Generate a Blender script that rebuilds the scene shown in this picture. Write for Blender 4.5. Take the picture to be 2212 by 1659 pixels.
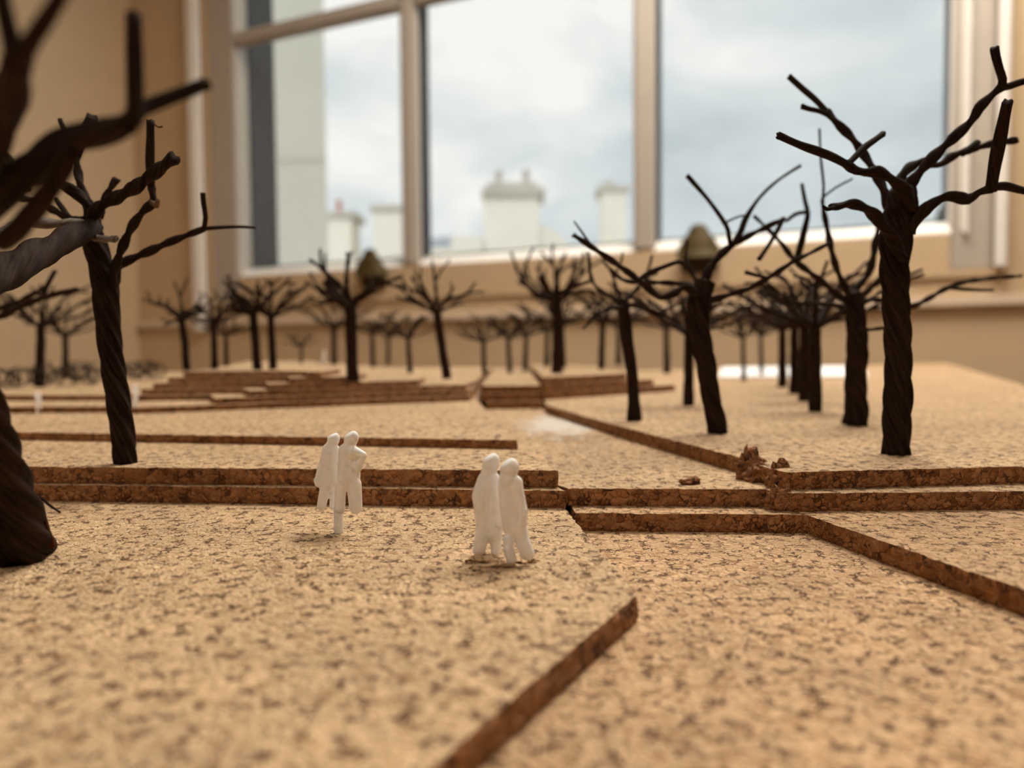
import bpy, bmesh, math, random
from mathutils import Vector, Matrix, noise
from mathutils.kdtree import KDTree
from mathutils.geometry import delaunay_2d_cdt

random.seed(7)
C = bpy.context.scene.collection
scene = bpy.context.scene
for o in list(bpy.data.objects):
    bpy.data.objects.remove(o)

# ------------------------------------------------------------------ camera
IW, IH = 2212.0, 1659.0
F = 1640.0                     # focal length in pixels of the 2212 px frame
CAM_Z = 0.0352                 # camera height above the near left cork sheet
PITCH = math.atan(74.5 / F)    # looking slightly down
ROLL = math.radians(0.5)
cam_d = bpy.data.cameras.new('camera')
cam = bpy.data.objects.new('camera', cam_d)
C.objects.link(cam)
cam_d.sensor_fit = 'HORIZONTAL'
cam_d.sensor_width = 36.0
cam_d.lens = 36.0 * F / IW
cam_d.clip_start = 0.004
cam_d.clip_end = 300
cam_d.dof.use_dof = True
cam_d.dof.focus_distance = 0.150
cam_d.dof.aperture_fstop = 13.0
RM = Matrix.Rotation(math.pi / 2 - PITCH, 4, 'X') @ Matrix.Rotation(-ROLL, 4, 'Z')
cam.matrix_world = Matrix.Translation((0, 0, CAM_Z)) @ RM
scene.camera = cam
R3 = RM.to_3x3()


def ray(px, py):
    return R3 @ Vector(((px - IW / 2) / F, -(py - IH / 2) / F, -1.0))


def P(px, py, z):
    """the point of the horizontal plane at height z seen at a pixel"""
    d = ray(px, py)
    k = (z - CAM_Z) / d.z
    return Vector((d.x * k, d.y * k, z))


def Q(px, py, dist):
    """the point seen at a pixel at the given distance (world y)"""
    d = ray(px, py)
    k = dist / d.y
    return Vector((d.x * k, dist, CAM_Z + d.z * k))


# ------------------------------------------------------------------ view, world, sun
vs = scene.view_settings
vs.view_transform = 'Standard'
vs.look = 'None'
vs.exposure = 0.08
vs.gamma = 1.0
vs.use_curve_mapping = False
scene.cycles.use_light_tree = False
scene.cycles.use_adaptive_sampling = True
scene.cycles.adaptive_threshold = 0.1
scene.cycles.adaptive_min_samples = 12
scene.cycles.max_bounces = 5
scene.cycles.diffuse_bounces = 3
scene.cycles.caustics_reflective = False
scene.cycles.caustics_refractive = False
scene.cycles.transparent_max_bounces = 12
scene.cycles.use_denoising = True

SKY = 1.0
world = bpy.data.worlds.new('overcast_sky')
scene.world = world
world.use_nodes = True
nt = world.node_tree
nt.nodes.clear()
n_out = nt.nodes.new('ShaderNodeOutputWorld')
n_bg = nt.nodes.new('ShaderNodeBackground')
n_tc = nt.nodes.new('ShaderNodeTexCoord')
n_map = nt.nodes.new('ShaderNodeMapping')
n_map.inputs['Scale'].default_value = (1.0, 1.0, 1.9)
n_map.inputs['Location'].default_value = (3.35, 0.6, 0.42)
n_map.inputs['Rotation'].default_value = (0, math.radians(-24), 0)
n_no = nt.nodes.new('ShaderNodeTexNoise')
n_no.inputs['Scale'].default_value = 3.1
n_no.inputs['Detail'].default_value = 5
n_no.inputs['Roughness'].default_value = 0.5
n_no.inputs['Distortion'].default_value = 0.25
n_cr = nt.nodes.new('ShaderNodeValToRGB')
els = n_cr.color_ramp.elements
els[0].position = 0.34
els[0].color = (0.58, 0.64, 0.675, 1)
els[1].position = 0.60
els[1].color = (1.02, 0.99, 0.965, 1)
e = els.new(0.46)
e.color = (0.74, 0.785, 0.80, 1)
nt.links.new(n_tc.outputs['Generated'], n_map.inputs['Vector'])
nt.links.new(n_map.outputs['Vector'], n_no.inputs['Vector'])
nt.links.new(n_no.outputs['Fac'], n_cr.inputs['Fac'])
nt.links.new(n_cr.outputs['Color'], n_bg.inputs['Color'])
n_bg.inputs['Strength'].default_value = SKY
nt.links.new(n_bg.outputs['Background'], n_out.inputs['Surface'])

sun_d = bpy.data.lights.new('hazy_sun', 'SUN')      # stands behind the house, lights the street side only
sun_d.energy = 1.25
sun_d.angle = math.radians(25)
sun_d.color = (1.0, 0.95, 0.86)
sun = bpy.data.objects.new('hazy_sun', sun_d)
C.objects.link(sun)
sun.rotation_euler = Vector((0.25, 0.80, -0.55)).to_track_quat('-Z', 'Y').to_euler()

ADDED_LIGHT_WINDOW_SIDE = 19.0        # radiance of the unseen panel added to light the table's far end
ADDED_FILL_ROOM_SIDE = 4.5           # radiance of the unseen panel added as fill from the room


# ------------------------------------------------------------------ materials
def new_mat(name):
    m = bpy.data.materials.new(name)
    m.use_nodes = True
    t = m.node_tree
    b = t.nodes['Principled BSDF']
    return m, t, b


def lk(t, a, b):
    t.links.new(a, b)


def node(t, kind, **kw):
    n = t.nodes.new(kind)
    for k, v in kw.items():
        n.inputs[k].default_value = v
    return n


def ramp(t, stops):
    n = t.nodes.new('ShaderNodeValToRGB')
    e = n.color_ramp.elements
    e[0].position, e[0].color = stops[0][0], (*stops[0][1], 1)
    e[1].position, e[1].color = stops[-1][0], (*stops[-1][1], 1)
    for p, c in stops[1:-1]:
        x = e.new(p)
        x.color = (*c, 1)
    return n


def math_node(t, op, a=None, b=None):
    n = t.nodes.new('ShaderNodeMath')
    n.operation = op
    for i, v in enumerate((a, b)):
        if v is None:
            continue
        if isinstance(v, (int, float)):
            n.inputs[i].default_value = v
        else:
            lk(t, v, n.inputs[i])
    return n.outputs[0]


def cork_mat(name, light, mid, dark, pit, crack=0.9, cell=820.0, flat=True, bump=1.0, open_=0.1, pale_patch=None):
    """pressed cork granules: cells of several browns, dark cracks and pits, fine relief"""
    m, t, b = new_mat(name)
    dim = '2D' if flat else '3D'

    def tex(kind, **kw):
        n = node(t, kind, **kw)
        if kind == 'ShaderNodeTexNoise':
            n.noise_dimensions = dim
        else:
            n.voronoi_dimensions = dim
        return n
    tc = node(t, 'ShaderNodeTexCoord')
    wob = tex('ShaderNodeTexNoise', Scale=cell * 1.1, Detail=1.0)
    lk(t, tc.outputs['Object'], wob.inputs['Vector'])
    mixv = t.nodes.new('ShaderNodeVectorMath')
    mixv.operation = 'MULTIPLY_ADD'
    lk(t, wob.outputs['Color'], mixv.inputs[0])
    mixv.inputs[1].default_value = (1.1 / cell,) * 3
    lk(t, tc.outputs['Object'], mixv.inputs[2])
    vo = tex('ShaderNodeTexVoronoi', Scale=cell)
    lk(t, mixv.outputs[0], vo.inputs['Vector'])
    ve = tex('ShaderNodeTexVoronoi', Scale=cell)
    ve.feature = 'DISTANCE_TO_EDGE'
    lk(t, mixv.outputs[0], ve.inputs['Vector'])
    sep = node(t, 'ShaderNodeSeparateColor')
    lk(t, vo.outputs['Color'], sep.inputs[0])
    cr = ramp(t, [(0.0, dark), (0.16, mid), (0.7, light), (1.0, tuple(min(1, c * 1.12) for c in light))])
    lk(t, sep.outputs[0], cr.inputs[0])
    big = tex('ShaderNodeTexNoise', Scale=cell * 0.06, Detail=2.0)
    lk(t, tc.outputs['Object'], big.inputs['Vector'])
    bigr = ramp(t, [(0.3, (0.88, 0.87, 0.86)), (0.7, (1.07, 1.06, 1.04))])
    lk(t, big.outputs['Fac'], bigr.inputs[0])
    mul = t.nodes.new('ShaderNodeMix')
    mul.data_type = 'RGBA'
    mul.blend_type = 'MULTIPLY'
    mul.inputs['Factor'].default_value = 1.0
    lk(t, cr.outputs['Color'], mul.inputs['A'])
    lk(t, bigr.outputs['Color'], mul.inputs['B'])
    # cracks and pits between the granules, open only where a second noise lets them
    opn = tex('ShaderNodeTexNoise', Scale=cell * 0.5, Detail=1.0)
    lk(t, tc.outputs['Object'], opn.inputs['Vector'])
    opr = ramp(t, [(0.44, (0.0,) * 3), (0.58, (open_ * 0.6,) * 3), (0.74, (open_ * 3.0,) * 3)])
    lk(t, opn.outputs['Fac'], opr.inputs[0])
    crk = math_node(t, 'LESS_THAN', ve.outputs['Distance'], opr.outputs['Color'])
    msk = math_node(t, 'MULTIPLY', crk, crack)
    mx = t.nodes.new('ShaderNodeMix')
    mx.data_type = 'RGBA'
    lk(t, msk, mx.inputs['Factor'])
    lk(t, mul.outputs['Result'], mx.inputs['A'])
    mx.inputs['B'].default_value = (*pit, 1)
    col = mx.outputs['Result']
    if pale_patch:
        # a pale patch with a ragged outline
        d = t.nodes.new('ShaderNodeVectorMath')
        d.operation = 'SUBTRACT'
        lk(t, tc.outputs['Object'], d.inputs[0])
        d.inputs[1].default_value = pale_patch[0]
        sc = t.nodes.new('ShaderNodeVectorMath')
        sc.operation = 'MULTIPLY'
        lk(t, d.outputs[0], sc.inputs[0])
        sc.inputs[1].default_value = pale_patch[1]
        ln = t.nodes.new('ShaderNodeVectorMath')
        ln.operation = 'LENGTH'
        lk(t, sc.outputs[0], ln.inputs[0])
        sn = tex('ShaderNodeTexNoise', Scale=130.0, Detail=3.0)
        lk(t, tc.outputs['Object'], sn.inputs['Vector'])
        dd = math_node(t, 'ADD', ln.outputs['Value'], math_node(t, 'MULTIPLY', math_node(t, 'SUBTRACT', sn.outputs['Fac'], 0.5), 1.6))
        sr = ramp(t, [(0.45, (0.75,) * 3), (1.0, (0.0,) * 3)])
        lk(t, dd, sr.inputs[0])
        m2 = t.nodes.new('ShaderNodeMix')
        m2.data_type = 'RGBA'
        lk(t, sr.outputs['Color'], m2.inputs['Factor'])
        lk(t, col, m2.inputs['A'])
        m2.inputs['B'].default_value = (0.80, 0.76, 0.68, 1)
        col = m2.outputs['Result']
    lk(t, col, b.inputs['Base Color'])
    hgt = math_node(t, 'MINIMUM', ve.outputs['Distance'], 0.25)
    hgt = math_node(t, 'MULTIPLY', hgt, 2.0)
    # every chip lies at its own tilt
    dv = t.nodes.new('ShaderNodeVectorMath')
    dv.operation = 'SUBTRACT'
    lk(t, mixv.outputs[0], dv.inputs[0])
    lk(t, vo.outputs['Position'], dv.inputs[1])
    cv = t.nodes.new('ShaderNodeVectorMath')
    cv.operation = 'SUBTRACT'
    lk(t, vo.outputs['Color'], cv.inputs[0])
    cv.inputs[1].default_value = (0.5, 0.5, 0.5)
    dt = t.nodes.new('ShaderNodeVectorMath')
    dt.operation = 'DOT_PRODUCT'
    lk(t, dv.outputs[0], dt.inputs[0])
    lk(t, cv.outputs[0], dt.inputs[1])
    hgt = math_node(t, 'ADD', hgt, math_node(t, 'MULTIPLY', dt.outputs['Value'], cell * 2.4))
    hgt = math_node(t, 'SUBTRACT', hgt, math_node(t, 'MULTIPLY', msk, 0.7))
    fine = tex('ShaderNodeTexNoise', Scale=cell * 1.7, Detail=2.0)
    lk(t, tc.outputs['Object'], fine.inputs['Vector'])
    hgt = math_node(t, 'ADD', hgt, math_node(t, 'MULTIPLY', fine.outputs['Fac'], 1.1))
    bp = node(t, 'ShaderNodeBump', Strength=1.0 * bump, Distance=0.00036)
    lk(t, hgt, bp.inputs['Height'])
    lk(t, bp.outputs['Normal'], b.inputs['Normal'])
    b.inputs['Roughness'].default_value = 0.75
    b.inputs['Specular IOR Level'].default_value = 0.25
    return m


M = {}
CORK_L, CORK_M, CORK_D, CORK_P = (0.70, 0.485, 0.285), (0.60, 0.40, 0.222), (0.41, 0.245, 0.122), (0.12, 0.056, 0.022)
M['cork'] = cork_mat('cork_top', CORK_L, CORK_M, CORK_D, CORK_P)
M['cork_warm'] = cork_mat('cork_top_warm', (0.70, 0.465, 0.265), (0.60, 0.375, 0.20), (0.41, 0.232, 0.112), (0.12, 0.054, 0.02))
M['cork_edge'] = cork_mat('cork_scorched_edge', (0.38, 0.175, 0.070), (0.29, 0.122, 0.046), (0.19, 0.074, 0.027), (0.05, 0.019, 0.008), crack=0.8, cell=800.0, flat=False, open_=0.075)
M['cork_torn'] = cork_mat('cork_torn', (0.36, 0.165, 0.07), (0.26, 0.11, 0.045), (0.15, 0.06, 0.024), (0.05, 0.02, 0.01), cell=800.0, flat=False)


def fibre_mat(name, c0, c1, rough=0.75):
    m, t, b = new_mat(name)
    at = t.nodes.new('ShaderNodeAttribute')
    at.attribute_name = 'strand'
    mp = node(t, 'ShaderNodeMapping')
    mp.inputs['Scale'].default_value = (1, 1, 1)
    lk(t, at.outputs['Vector'], mp.inputs['Vector'])
    n1 = node(t, 'ShaderNodeTexNoise', Scale=1.0, Detail=4.0, Roughness=0.65)
    lk(t, mp.outputs['Vector'], n1.inputs['Vector'])
    cr = ramp(t, [(0.32, c0), (0.72, c1)])
    lk(t, n1.outputs['Fac'], cr.inputs[0])
    lk(t, cr.outputs['Color'], b.inputs['Base Color'])
    bp = node(t, 'ShaderNodeBump', Strength=0.6, Distance=0.00012)
    lk(t, n1.outputs['Fac'], bp.inputs['Height'])
    lk(t, bp.outputs['Normal'], b.inputs['Normal'])
    b.inputs['Roughness'].default_value = rough
    b.inputs['Specular IOR Level'].default_value = 0.06
    return m


M['fibre'] = fibre_mat('dark_twisted_fibre', (0.0065, 0.0034, 0.0022), (0.046, 0.026, 0.0165))
M['fibre_shrub'] = fibre_mat('grey_brown_wire', (0.035, 0.024, 0.018), (0.11, 0.08, 0.06))
M['fibre_grey'] = fibre_mat('grey_twisted_fibre', (0.09, 0.07, 0.055), (0.30, 0.25, 0.20))
M['fibre_cut'] = fibre_mat('cut_fibre_end', (0.10, 0.055, 0.03), (0.26, 0.16, 0.10))
M['fibre_rust'] = fibre_mat('rusty_fibre', (0.05, 0.018, 0.008), (0.20, 0.075, 0.03))


def plain(name, col, rough=0.6, spec=0.4, metal=0.0, bump=0.0, scale=40.0, vary=0.06):
    m, t, b = new_mat(name)
    tc = node(t, 'ShaderNodeTexCoord')
    n1 = node(t, 'ShaderNodeTexNoise', Scale=scale, Detail=4.0)
    lk(t, tc.outputs['Object'], n1.inputs['Vector'])
    cr = ramp(t, [(0.3, tuple(c * (1 - vary) for c in col)), (0.7, tuple(min(1, c * (1 + vary)) for c in col))])
    lk(t, n1.outputs['Fac'], cr.inputs[0])
    lk(t, cr.outputs['Color'], b.inputs['Base Color'])
    b.inputs['Roughness'].default_value = rough
    b.inputs['Specular IOR Level'].default_value = spec
    b.inputs['Metallic'].default_value = metal
    if bump:
        bp = node(t, 'ShaderNodeBump', Strength=0.3, Distance=bump)
        lk(t, n1.outputs['Fac'], bp.inputs['Height'])
        lk(t, bp.outputs['Normal'], b.inputs['Normal'])
    return m


M['wall'] = plain('wall_paint', (0.57, 0.415, 0.255), 0.7, 0.25, bump=0.002, scale=25, vary=0.03)
M['trim'] = plain('window_paint', (0.44, 0.385, 0.325), 0.45, 0.4, vary=0.03)
M['trim_white'] = plain('white_gloss_paint', (0.84, 0.80, 0.745), 0.35, 0.5, vary=0.02)
M['rail'] = plain('dado_paint', (0.70, 0.56, 0.41), 0.5, 0.35, vary=0.02)
M['apron'] = plain('apron_paint', (0.57, 0.415, 0.255), 0.5, 0.35, vary=0.03)
M['ceiling'] = plain('ceiling_paint', (0.85, 0.80, 0.72), 0.8, 0.2, vary=0.02)
M['floor'] = plain('floor_boards', (0.42, 0.28, 0.17), 0.5, 0.4, scale=8, vary=0.2)
M['dark_outer'] = plain('dark_outer_tone', (0.035, 0.04, 0.046), 0.5, 0.4, vary=0.2)  # even dark tone; on the bar strips it replaces shade
M['brass'] = plain('aged_brass', (0.062, 0.040, 0.010), 0.6, 0.3, metal=0.3, scale=60, vary=0.25)
M['table'] = plain('table_wood', (0.50, 0.38, 0.26), 0.45, 0.4, scale=10, vary=0.12)
M['metal'] = plain('table_steel', (0.25, 0.25, 0.26), 0.4, 0.5, metal=0.8)
M['paper'] = plain('white_card', (0.90, 0.90, 0.90), 0.5, 0.4, vary=0.01)
M['render_grey'] = plain('neighbour_render', (0.55, 0.545, 0.48), 0.85, 0.2, scale=1.2, vary=0.05)
M['render_cream'] = plain('house_render', (0.86, 0.82, 0.73), 0.85, 0.2, scale=0.6, vary=0.05)
M['coping'] = plain('stone_coping', (0.56, 0.53, 0.47), 0.85, 0.2, scale=1.0, vary=0.08)
M['slate'] = plain('slate_roof', (0.36, 0.39, 0.44), 0.7, 0.3, scale=3.0, vary=0.12)
M['pot'] = plain('buff_chimney_pot', (0.52, 0.48, 0.43), 0.8, 0.2, scale=3.0)
M['pot_red'] = plain('red_chimney_pot', (0.50, 0.15, 0.10), 0.8, 0.2, scale=3.0)
M['leaf_dark'] = plain('dark_conifer', (0.06, 0.075, 0.045), 0.9, 0.1, scale=2.0, vary=0.4)
M['ground'] = plain('outside_ground', (0.33, 0.33, 0.31), 0.9, 0.2, scale=0.4, vary=0.15)

# white translucent plastic of the figurines
m, t, b = new_mat('white_translucent_plastic')
tc = node(t, 'ShaderNodeTexCoord')
n1 = node(t, 'ShaderNodeTexNoise', Scale=900.0, Detail=3.0)
lk(t, tc.outputs['Object'], n1.inputs['Vector'])
cr = ramp(t, [(0.3, (0.84, 0.815, 0.79)), (0.7, (0.92, 0.90, 0.88))])
lk(t, n1.outputs['Fac'], cr.inputs[0])
lk(t, cr.outputs['Color'], b.inputs['Base Color'])
b.inputs['Roughness'].default_value = 0.42
b.inputs['Subsurface Weight'].default_value = 0.55
b.inputs['Subsurface Radius'].default_value = (1.0, 0.85, 0.7)
b.inputs['Subsurface Scale'].default_value = 0.0016
M['plastic'] = m

# window glass: clear, faint mirror
m = bpy.data.materials.new('window_glass')
m.use_nodes = True
t = m.node_tree
t.nodes.clear()
mo = t.nodes.new('ShaderNodeOutputMaterial')
tr = node(t, 'ShaderNodeBsdfTransparent', Color=(0.97, 0.985, 0.98, 1))
gl = node(t, 'ShaderNodeBsdfGlossy', Roughness=0.02)
ms = node(t, 'ShaderNodeMixShader', Fac=0.05)
lk(t, tr.outputs[0], ms.inputs[1])
lk(t, gl.outputs[0], ms.inputs[2])
lk(t, ms.outputs[0], mo.inputs['Surface'])
M['glass'] = m


def emit_mat(name, col, strength):
    m = bpy.data.materials.new(name)
    m.use_nodes = True
    t = m.node_tree
    t.nodes.clear()
    mo = t.nodes.new('ShaderNodeOutputMaterial')
    em = node(t, 'ShaderNodeEmission', Color=(*col, 1), Strength=strength)
    lk(t, em.outputs[0], mo.inputs['Surface'])
    return m


# ------------------------------------------------------------------ helpers
def link_mesh(name, verts, faces, mat, parent=None, origin=None, smooth=False, mats=None, mat_idx=None):
    me = bpy.data.meshes.new(name)
    og = Vector(origin) if origin is not None else Vector((0, 0, 0))
    me.from_pydata([Vector(v) - og for v in verts], [], faces)
    for x in (mats or [mat]):
        me.materials.append(x)
    if mat_idx:
        me.polygons.foreach_set('material_index', mat_idx)
    if smooth:
        me.polygons.foreach_set('use_smooth', [True] * len(me.polygons))
    me.update()
    o = bpy.data.objects.new(name, me)
    C.objects.link(o)
    place(o, og, parent)
    return o


def place(o, world_loc, parent):
    """parents carry no rotation or scale when this is used"""
    if parent is not None:
        o.parent = parent
        off = Vector((0, 0, 0))
        q = parent
        while q is not None:
            off += q.location
            q = q.parent
        o.location = Vector(world_loc) - off
    else:
        o.location = world_loc


def empty(name, loc):
    o = bpy.data.objects.new(name, None)
    o.empty_display_size = 0.01
    C.objects.link(o)
    o.location = loc
    return o


def tag(o, label, cat, group=None):
    o['label'] = label
    o['category'] = cat
    if group:
        o['group'] = group
    return o


def struct(o):
    o['kind'] = 'structure'
    return o


def box_vf(x0, x1, y0, y1, z0, z1, fn=None):
    v = [(x, y, z) for z in (z0, z1) for y in (y0, y1) for x in (x0, x1)]
    if fn:
        v = [fn(*p) for p in v]
    f = [(0, 2, 3, 1), (4, 5, 7, 6), (0, 1, 5, 4), (2, 6, 7, 3), (0, 4, 6, 2), (1, 3, 7, 5)]
    return v, f


def boxes(name, lst, mat, parent=None, origin=None, fn=None, bevel=0.0):
    bm = bmesh.new()
    for bx in lst:
        v, f = box_vf(*bx, fn=fn)
        vv = [bm.verts.new(p) for p in v]
        for q in f:
            bm.faces.new([vv[i] for i in q])
    bmesh.ops.recalc_face_normals(bm, faces=bm.faces)
    if bevel:
        bmesh.ops.bevel(bm, geom=list(bm.edges), offset=bevel, segments=2, affect='EDGES')
    og = Vector(origin) if origin is not None else Vector((0, 0, 0))
    for v in bm.verts:
        v.co -= og
    me = bpy.data.meshes.new(name)
    bm.to_mesh(me)
    bm.free()
    me.materials.append(mat)
    o = bpy.data.objects.new(name, me)
    C.objects.link(o)
    place(o, og, parent)
    return o


# ------------------------------------------------------------------ the room
# wall frame: s runs along the window wall to the left, w through it to the outside
P3 = Vector((0.766, 1.31, 0))
DS = Vector((-0.9106, 0.4132, 0)).normalized()
DW = Vector((0.4132, 0.9106, 0)).normalized()
FLOOR_Z, CEIL_Z = -0.80, 2.35
PANE = 0.55


def W(s, w, z):
    return P3 + DS * s + DW * w + Vector((0, 0, z))


GL_B = 0.218 + CAM_Z           # lower edge of the glass
MUN1 = 0.800 + CAM_Z
MUN2 = 1.385 + CAM_Z
GL_T = 1.97 + CAM_Z
S_R, S_L = 0.0104, 1.6175      # glass opening
LEFT_S = 1.985                 # room corner
RIGHT_S = -2.75
BACK_W = -4.3


def window(name, s_off, structure_label_pos):
    root = struct(empty(name, W(s_off + 0.8, 0, GL_B - 0.09)))
    r, l = S_R + s_off, S_L + s_off
    og = root.location

    def bx(nm, lst, mat, par=root, bevel=0.0):
        return boxes(nm, lst, mat, par, og, fn=W, bevel=bevel)
    # sash stiles, rails
    bx('sash_stile', [(r - 0.062, r, 0.0, 0.055, GL_B - 0.09, GL_T + 0.06)], M['trim'], bevel=0.004)
    bx('sash_stile', [(l, l + 0.082, 0.0, 0.055, GL_B - 0.09, GL_T + 0.06)], M['trim'], bevel=0.004)
    bx('bottom_rail', [(r, l, 0.0, 0.055, GL_B - 0.09, GL_B - 0.022)], M['apron'], bevel=0.003)
    bx('top_rail', [(r, l, 0.0, 0.055, GL_T, GL_T + 0.06)], M['trim'], bevel=0.003)
    # sloped white glazing bead under the glass
    for k in range(3):
        a = r if k == 0 else r - S_R + PANE * k + 0.022
        b_ = l if k == 2 else r - S_R + PANE * (k + 1) - 0.022
        v = [W(a, 0.0, GL_B - 0.026), W(b_, 0.0, GL_B - 0.026), W(b_, 0.038, GL_B), W(a, 0.038, GL_B),
             W(a, 0.038, GL_B - 0.03), W(b_, 0.038, GL_B - 0.03)]
        link_mesh('glazing_bead', v, [(0, 1, 2, 3), (0, 4, 5, 1), (3, 2, 5, 4), (0, 3, 4), (1, 5, 2)], M['trim_white'], root, og)
    for z in (GL_B, ):
        v = [W(r - 0.026, 0.0, GL_B - 0.02), W(r, 0.038, GL_B), W(r, 0.038, GL_T), W(r - 0.026, 0.0, GL_T), W(r - 0.026, 0.0385, GL_B), W(r - 0.026, 0.0385, GL_T)]
        v = [W(r - 0.024, -0.012, GL_B - 0.03), W(r + 0.004, 0.02, GL_B), W(r + 0.004, 0.02, GL_T), W(r - 0.024, -0.012, GL_T), W(r - 0.024, 0.02, GL_B - 0.03), W(r - 0.024, 0.02, GL_T)]
        link_mesh('glazing_bead', v, [(0, 1, 2, 3), (0, 4, 1), (3, 2, 5), (0, 3, 5, 4), (1, 4, 5, 2)], M['trim_white'], root, og)
    # glazing bars
    for k in (1, 2):
        c = r - S_R + PANE * k
        bx('glazing_bar', [(c - 0.021, c + 0.021, 0.0, 0.032, GL_B - 0.024, GL_T)], M['trim'], bevel=0.008)
        bx('outer_shade_strip', [(c - 0.024, c + 0.017, 0.036, 0.062, GL_B - 0.02, GL_T)], M['dark_outer'])  # dark strip: shade beside the bar, put in as colour
    for zc in (MUN1, MUN2):
        for k in range(3):
            a = r if k == 0 else r - S_R + PANE * k + 0.021
            b_ = l if k == 2 else r - S_R + PANE * (k + 1) - 0.021
            bx('cross_bar', [(a, b_, 0.002, 0.032, zc - 0.018, zc + 0.018)], M['trim'], bevel=0.006)
    bx('outer_sill', [(r, l, 0.040, 0.19, GL_B - 0.05, GL_B + 0.004)], M['dark_outer'])
    bx('outer_reveal', [(l - 0.002, l + 0.03, 0.056, 0.150, GL_B - 0.05, GL_T + 0.06)], M['dark_outer'])
    bx('outer_reveal', [(r - 0.03, r + 0.002, 0.056, 0.150, GL_B - 0.05, GL_T + 0.06)], M['dark_outer'])
    # panes
    zs = [GL_B - 0.01, MUN1, MUN2, GL_T + 0.01]
    for k in range(3):
        a = r - 0.004 if k == 0 else r - S_R + PANE * k
        b_ = l + 0.004 if k == 2 else r - S_R + PANE * (k + 1)
        for j in range(3):
            bx('pane', [(a + 0.001, b_ - 0.001, 0.0335, 0.0345, zs[j] + 0.001, zs[j + 1] - 0.001)], M['glass'])
    # architrave and stool
    bx('architrave', [(r - 0.078, r - 0.062, -0.03, 0.0, GL_B - 0.09, GL_T + 0.12)], M['trim_white'], bevel=0.004)
    bx('architrave', [(l + 0.105, l + 0.143, -0.022, 0.0, GL_B - 0.165, GL_T + 0.12)], M['trim_white'], bevel=0.006)
    bx('frame_groove', [(l + 0.082, l + 0.105, 0.0, 0.03, GL_B - 0.12, GL_T + 0.06)], M['apron'])
    bx('architrave', [(r - 0.078, l + 0.143, -0.022, 0.0, GL_T + 0.06, GL_T + 0.12)], M['trim_white'], bevel=0.004)
    bx('window_stool', [(r - 0.085, l + 0.10, -0.006, 0.0, GL_B - 0.102, GL_B - 0.088)], M['apron'], bevel=0.002)
    # brass sash lifts
    for sc_ in (r + 0.425, l - 0.425):
        lf = bx('sash_lift', [(sc_ - 0.036, sc_ + 0.036, -0.014, 0.0, GL_B - 0.072, GL_B - 0.02)], M['brass'], bevel=0.006)
        vv, ff = [], []
        n = 20
        prof = [(0.042, -0.045), (0.040, -0.026), (0.030, -0.008), (0.021, 0.002), (0.018, 0.010), (0.012, 0.017), (0.004, 0.020)]
        for (rr, zz) in prof:
            for i in range(n):
                a = 2 * math.pi * i / n
                vv.append(W(sc_ + rr * math.cos(a), -0.022 + 0.55 * rr * math.sin(a), GL_B + zz))
        for j in range(len(prof) - 1):
            for i in range(n):
                ff.append((j * n + i, j * n + (i + 1) % n, (j + 1) * n + (i + 1) % n, (j + 1) * n + i))
        ff.append(tuple(range(n)))
        ff.append(tuple(range((len(prof) - 1) * n, len(prof) * n)))
        lift = link_mesh('lift_hook', vv, ff, M['brass'], lf, og, smooth=True)
    return root


window('window_1', 0.0, None)
WIN2 = -2.25
window('window_2', WIN2, None)

# wall with the two openings
wz0, wz1 = GL_B - 0.10, GL_T + 0.06
o1r, o1l = S_R - 0.063, S_L + 0.106
o2r, o2l = o1r + WIN2, o1l + WIN2
pieces = [(RIGHT_S, LEFT_S, 0.0, 0.15, FLOOR_Z, wz0), (RIGHT_S, LEFT_S, 0.0, 0.15, wz1, CEIL_Z),
          (o1l, LEFT_S, 0.0, 0.15, wz0, wz1), (o2l, o1r, 0.0, 0.15, wz0, wz1), (RIGHT_S, o2r, 0.0, 0.15, wz0, wz1)]
struct(boxes('wall_front', pieces, M['wall'], fn=W))
struct(boxes('wall_left', [(LEFT_S, LEFT_S + 0.12, BACK_W, 0.15, FLOOR_Z, CEIL_Z)], M['wall'], fn=W))
struct(boxes('wall_right', [(RIGHT_S - 0.12, RIGHT_S, BACK_W, 0.15, FLOOR_Z, CEIL_Z)], M['wall'], fn=W))
struct(boxes('wall_back', [(RIGHT_S, LEFT_S, BACK_W - 0.12, BACK_W, FLOOR_Z, CEIL_Z)], M['wall'], fn=W))
struct(boxes('ceiling', [(RIGHT_S - 0.12, LEFT_S + 0.12, BACK_W - 0.12, 0.15, CEIL_Z, CEIL_Z + 0.12)], M['ceiling'], fn=W))
fl = struct(boxes('floor', [(RIGHT_S - 0.12, LEFT_S + 0.12, BACK_W - 0.12, 0.15, FLOOR_Z - 0.1, FLOOR_Z)], M['floor'], fn=W))
struct(boxes('trim_1', [(RIGHT_S, LEFT_S, -0.012, 0.0, CAM_Z + 0.066, CAM_Z + 0.086)], M['rail'], fn=W, bevel=0.003))
struct(boxes('baseboard_front', [(RIGHT_S, LEFT_S, -0.02, 0.0, FLOOR_Z, FLOOR_Z + 0.15)], M['trim_white'], fn=W, bevel=0.004))


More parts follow.
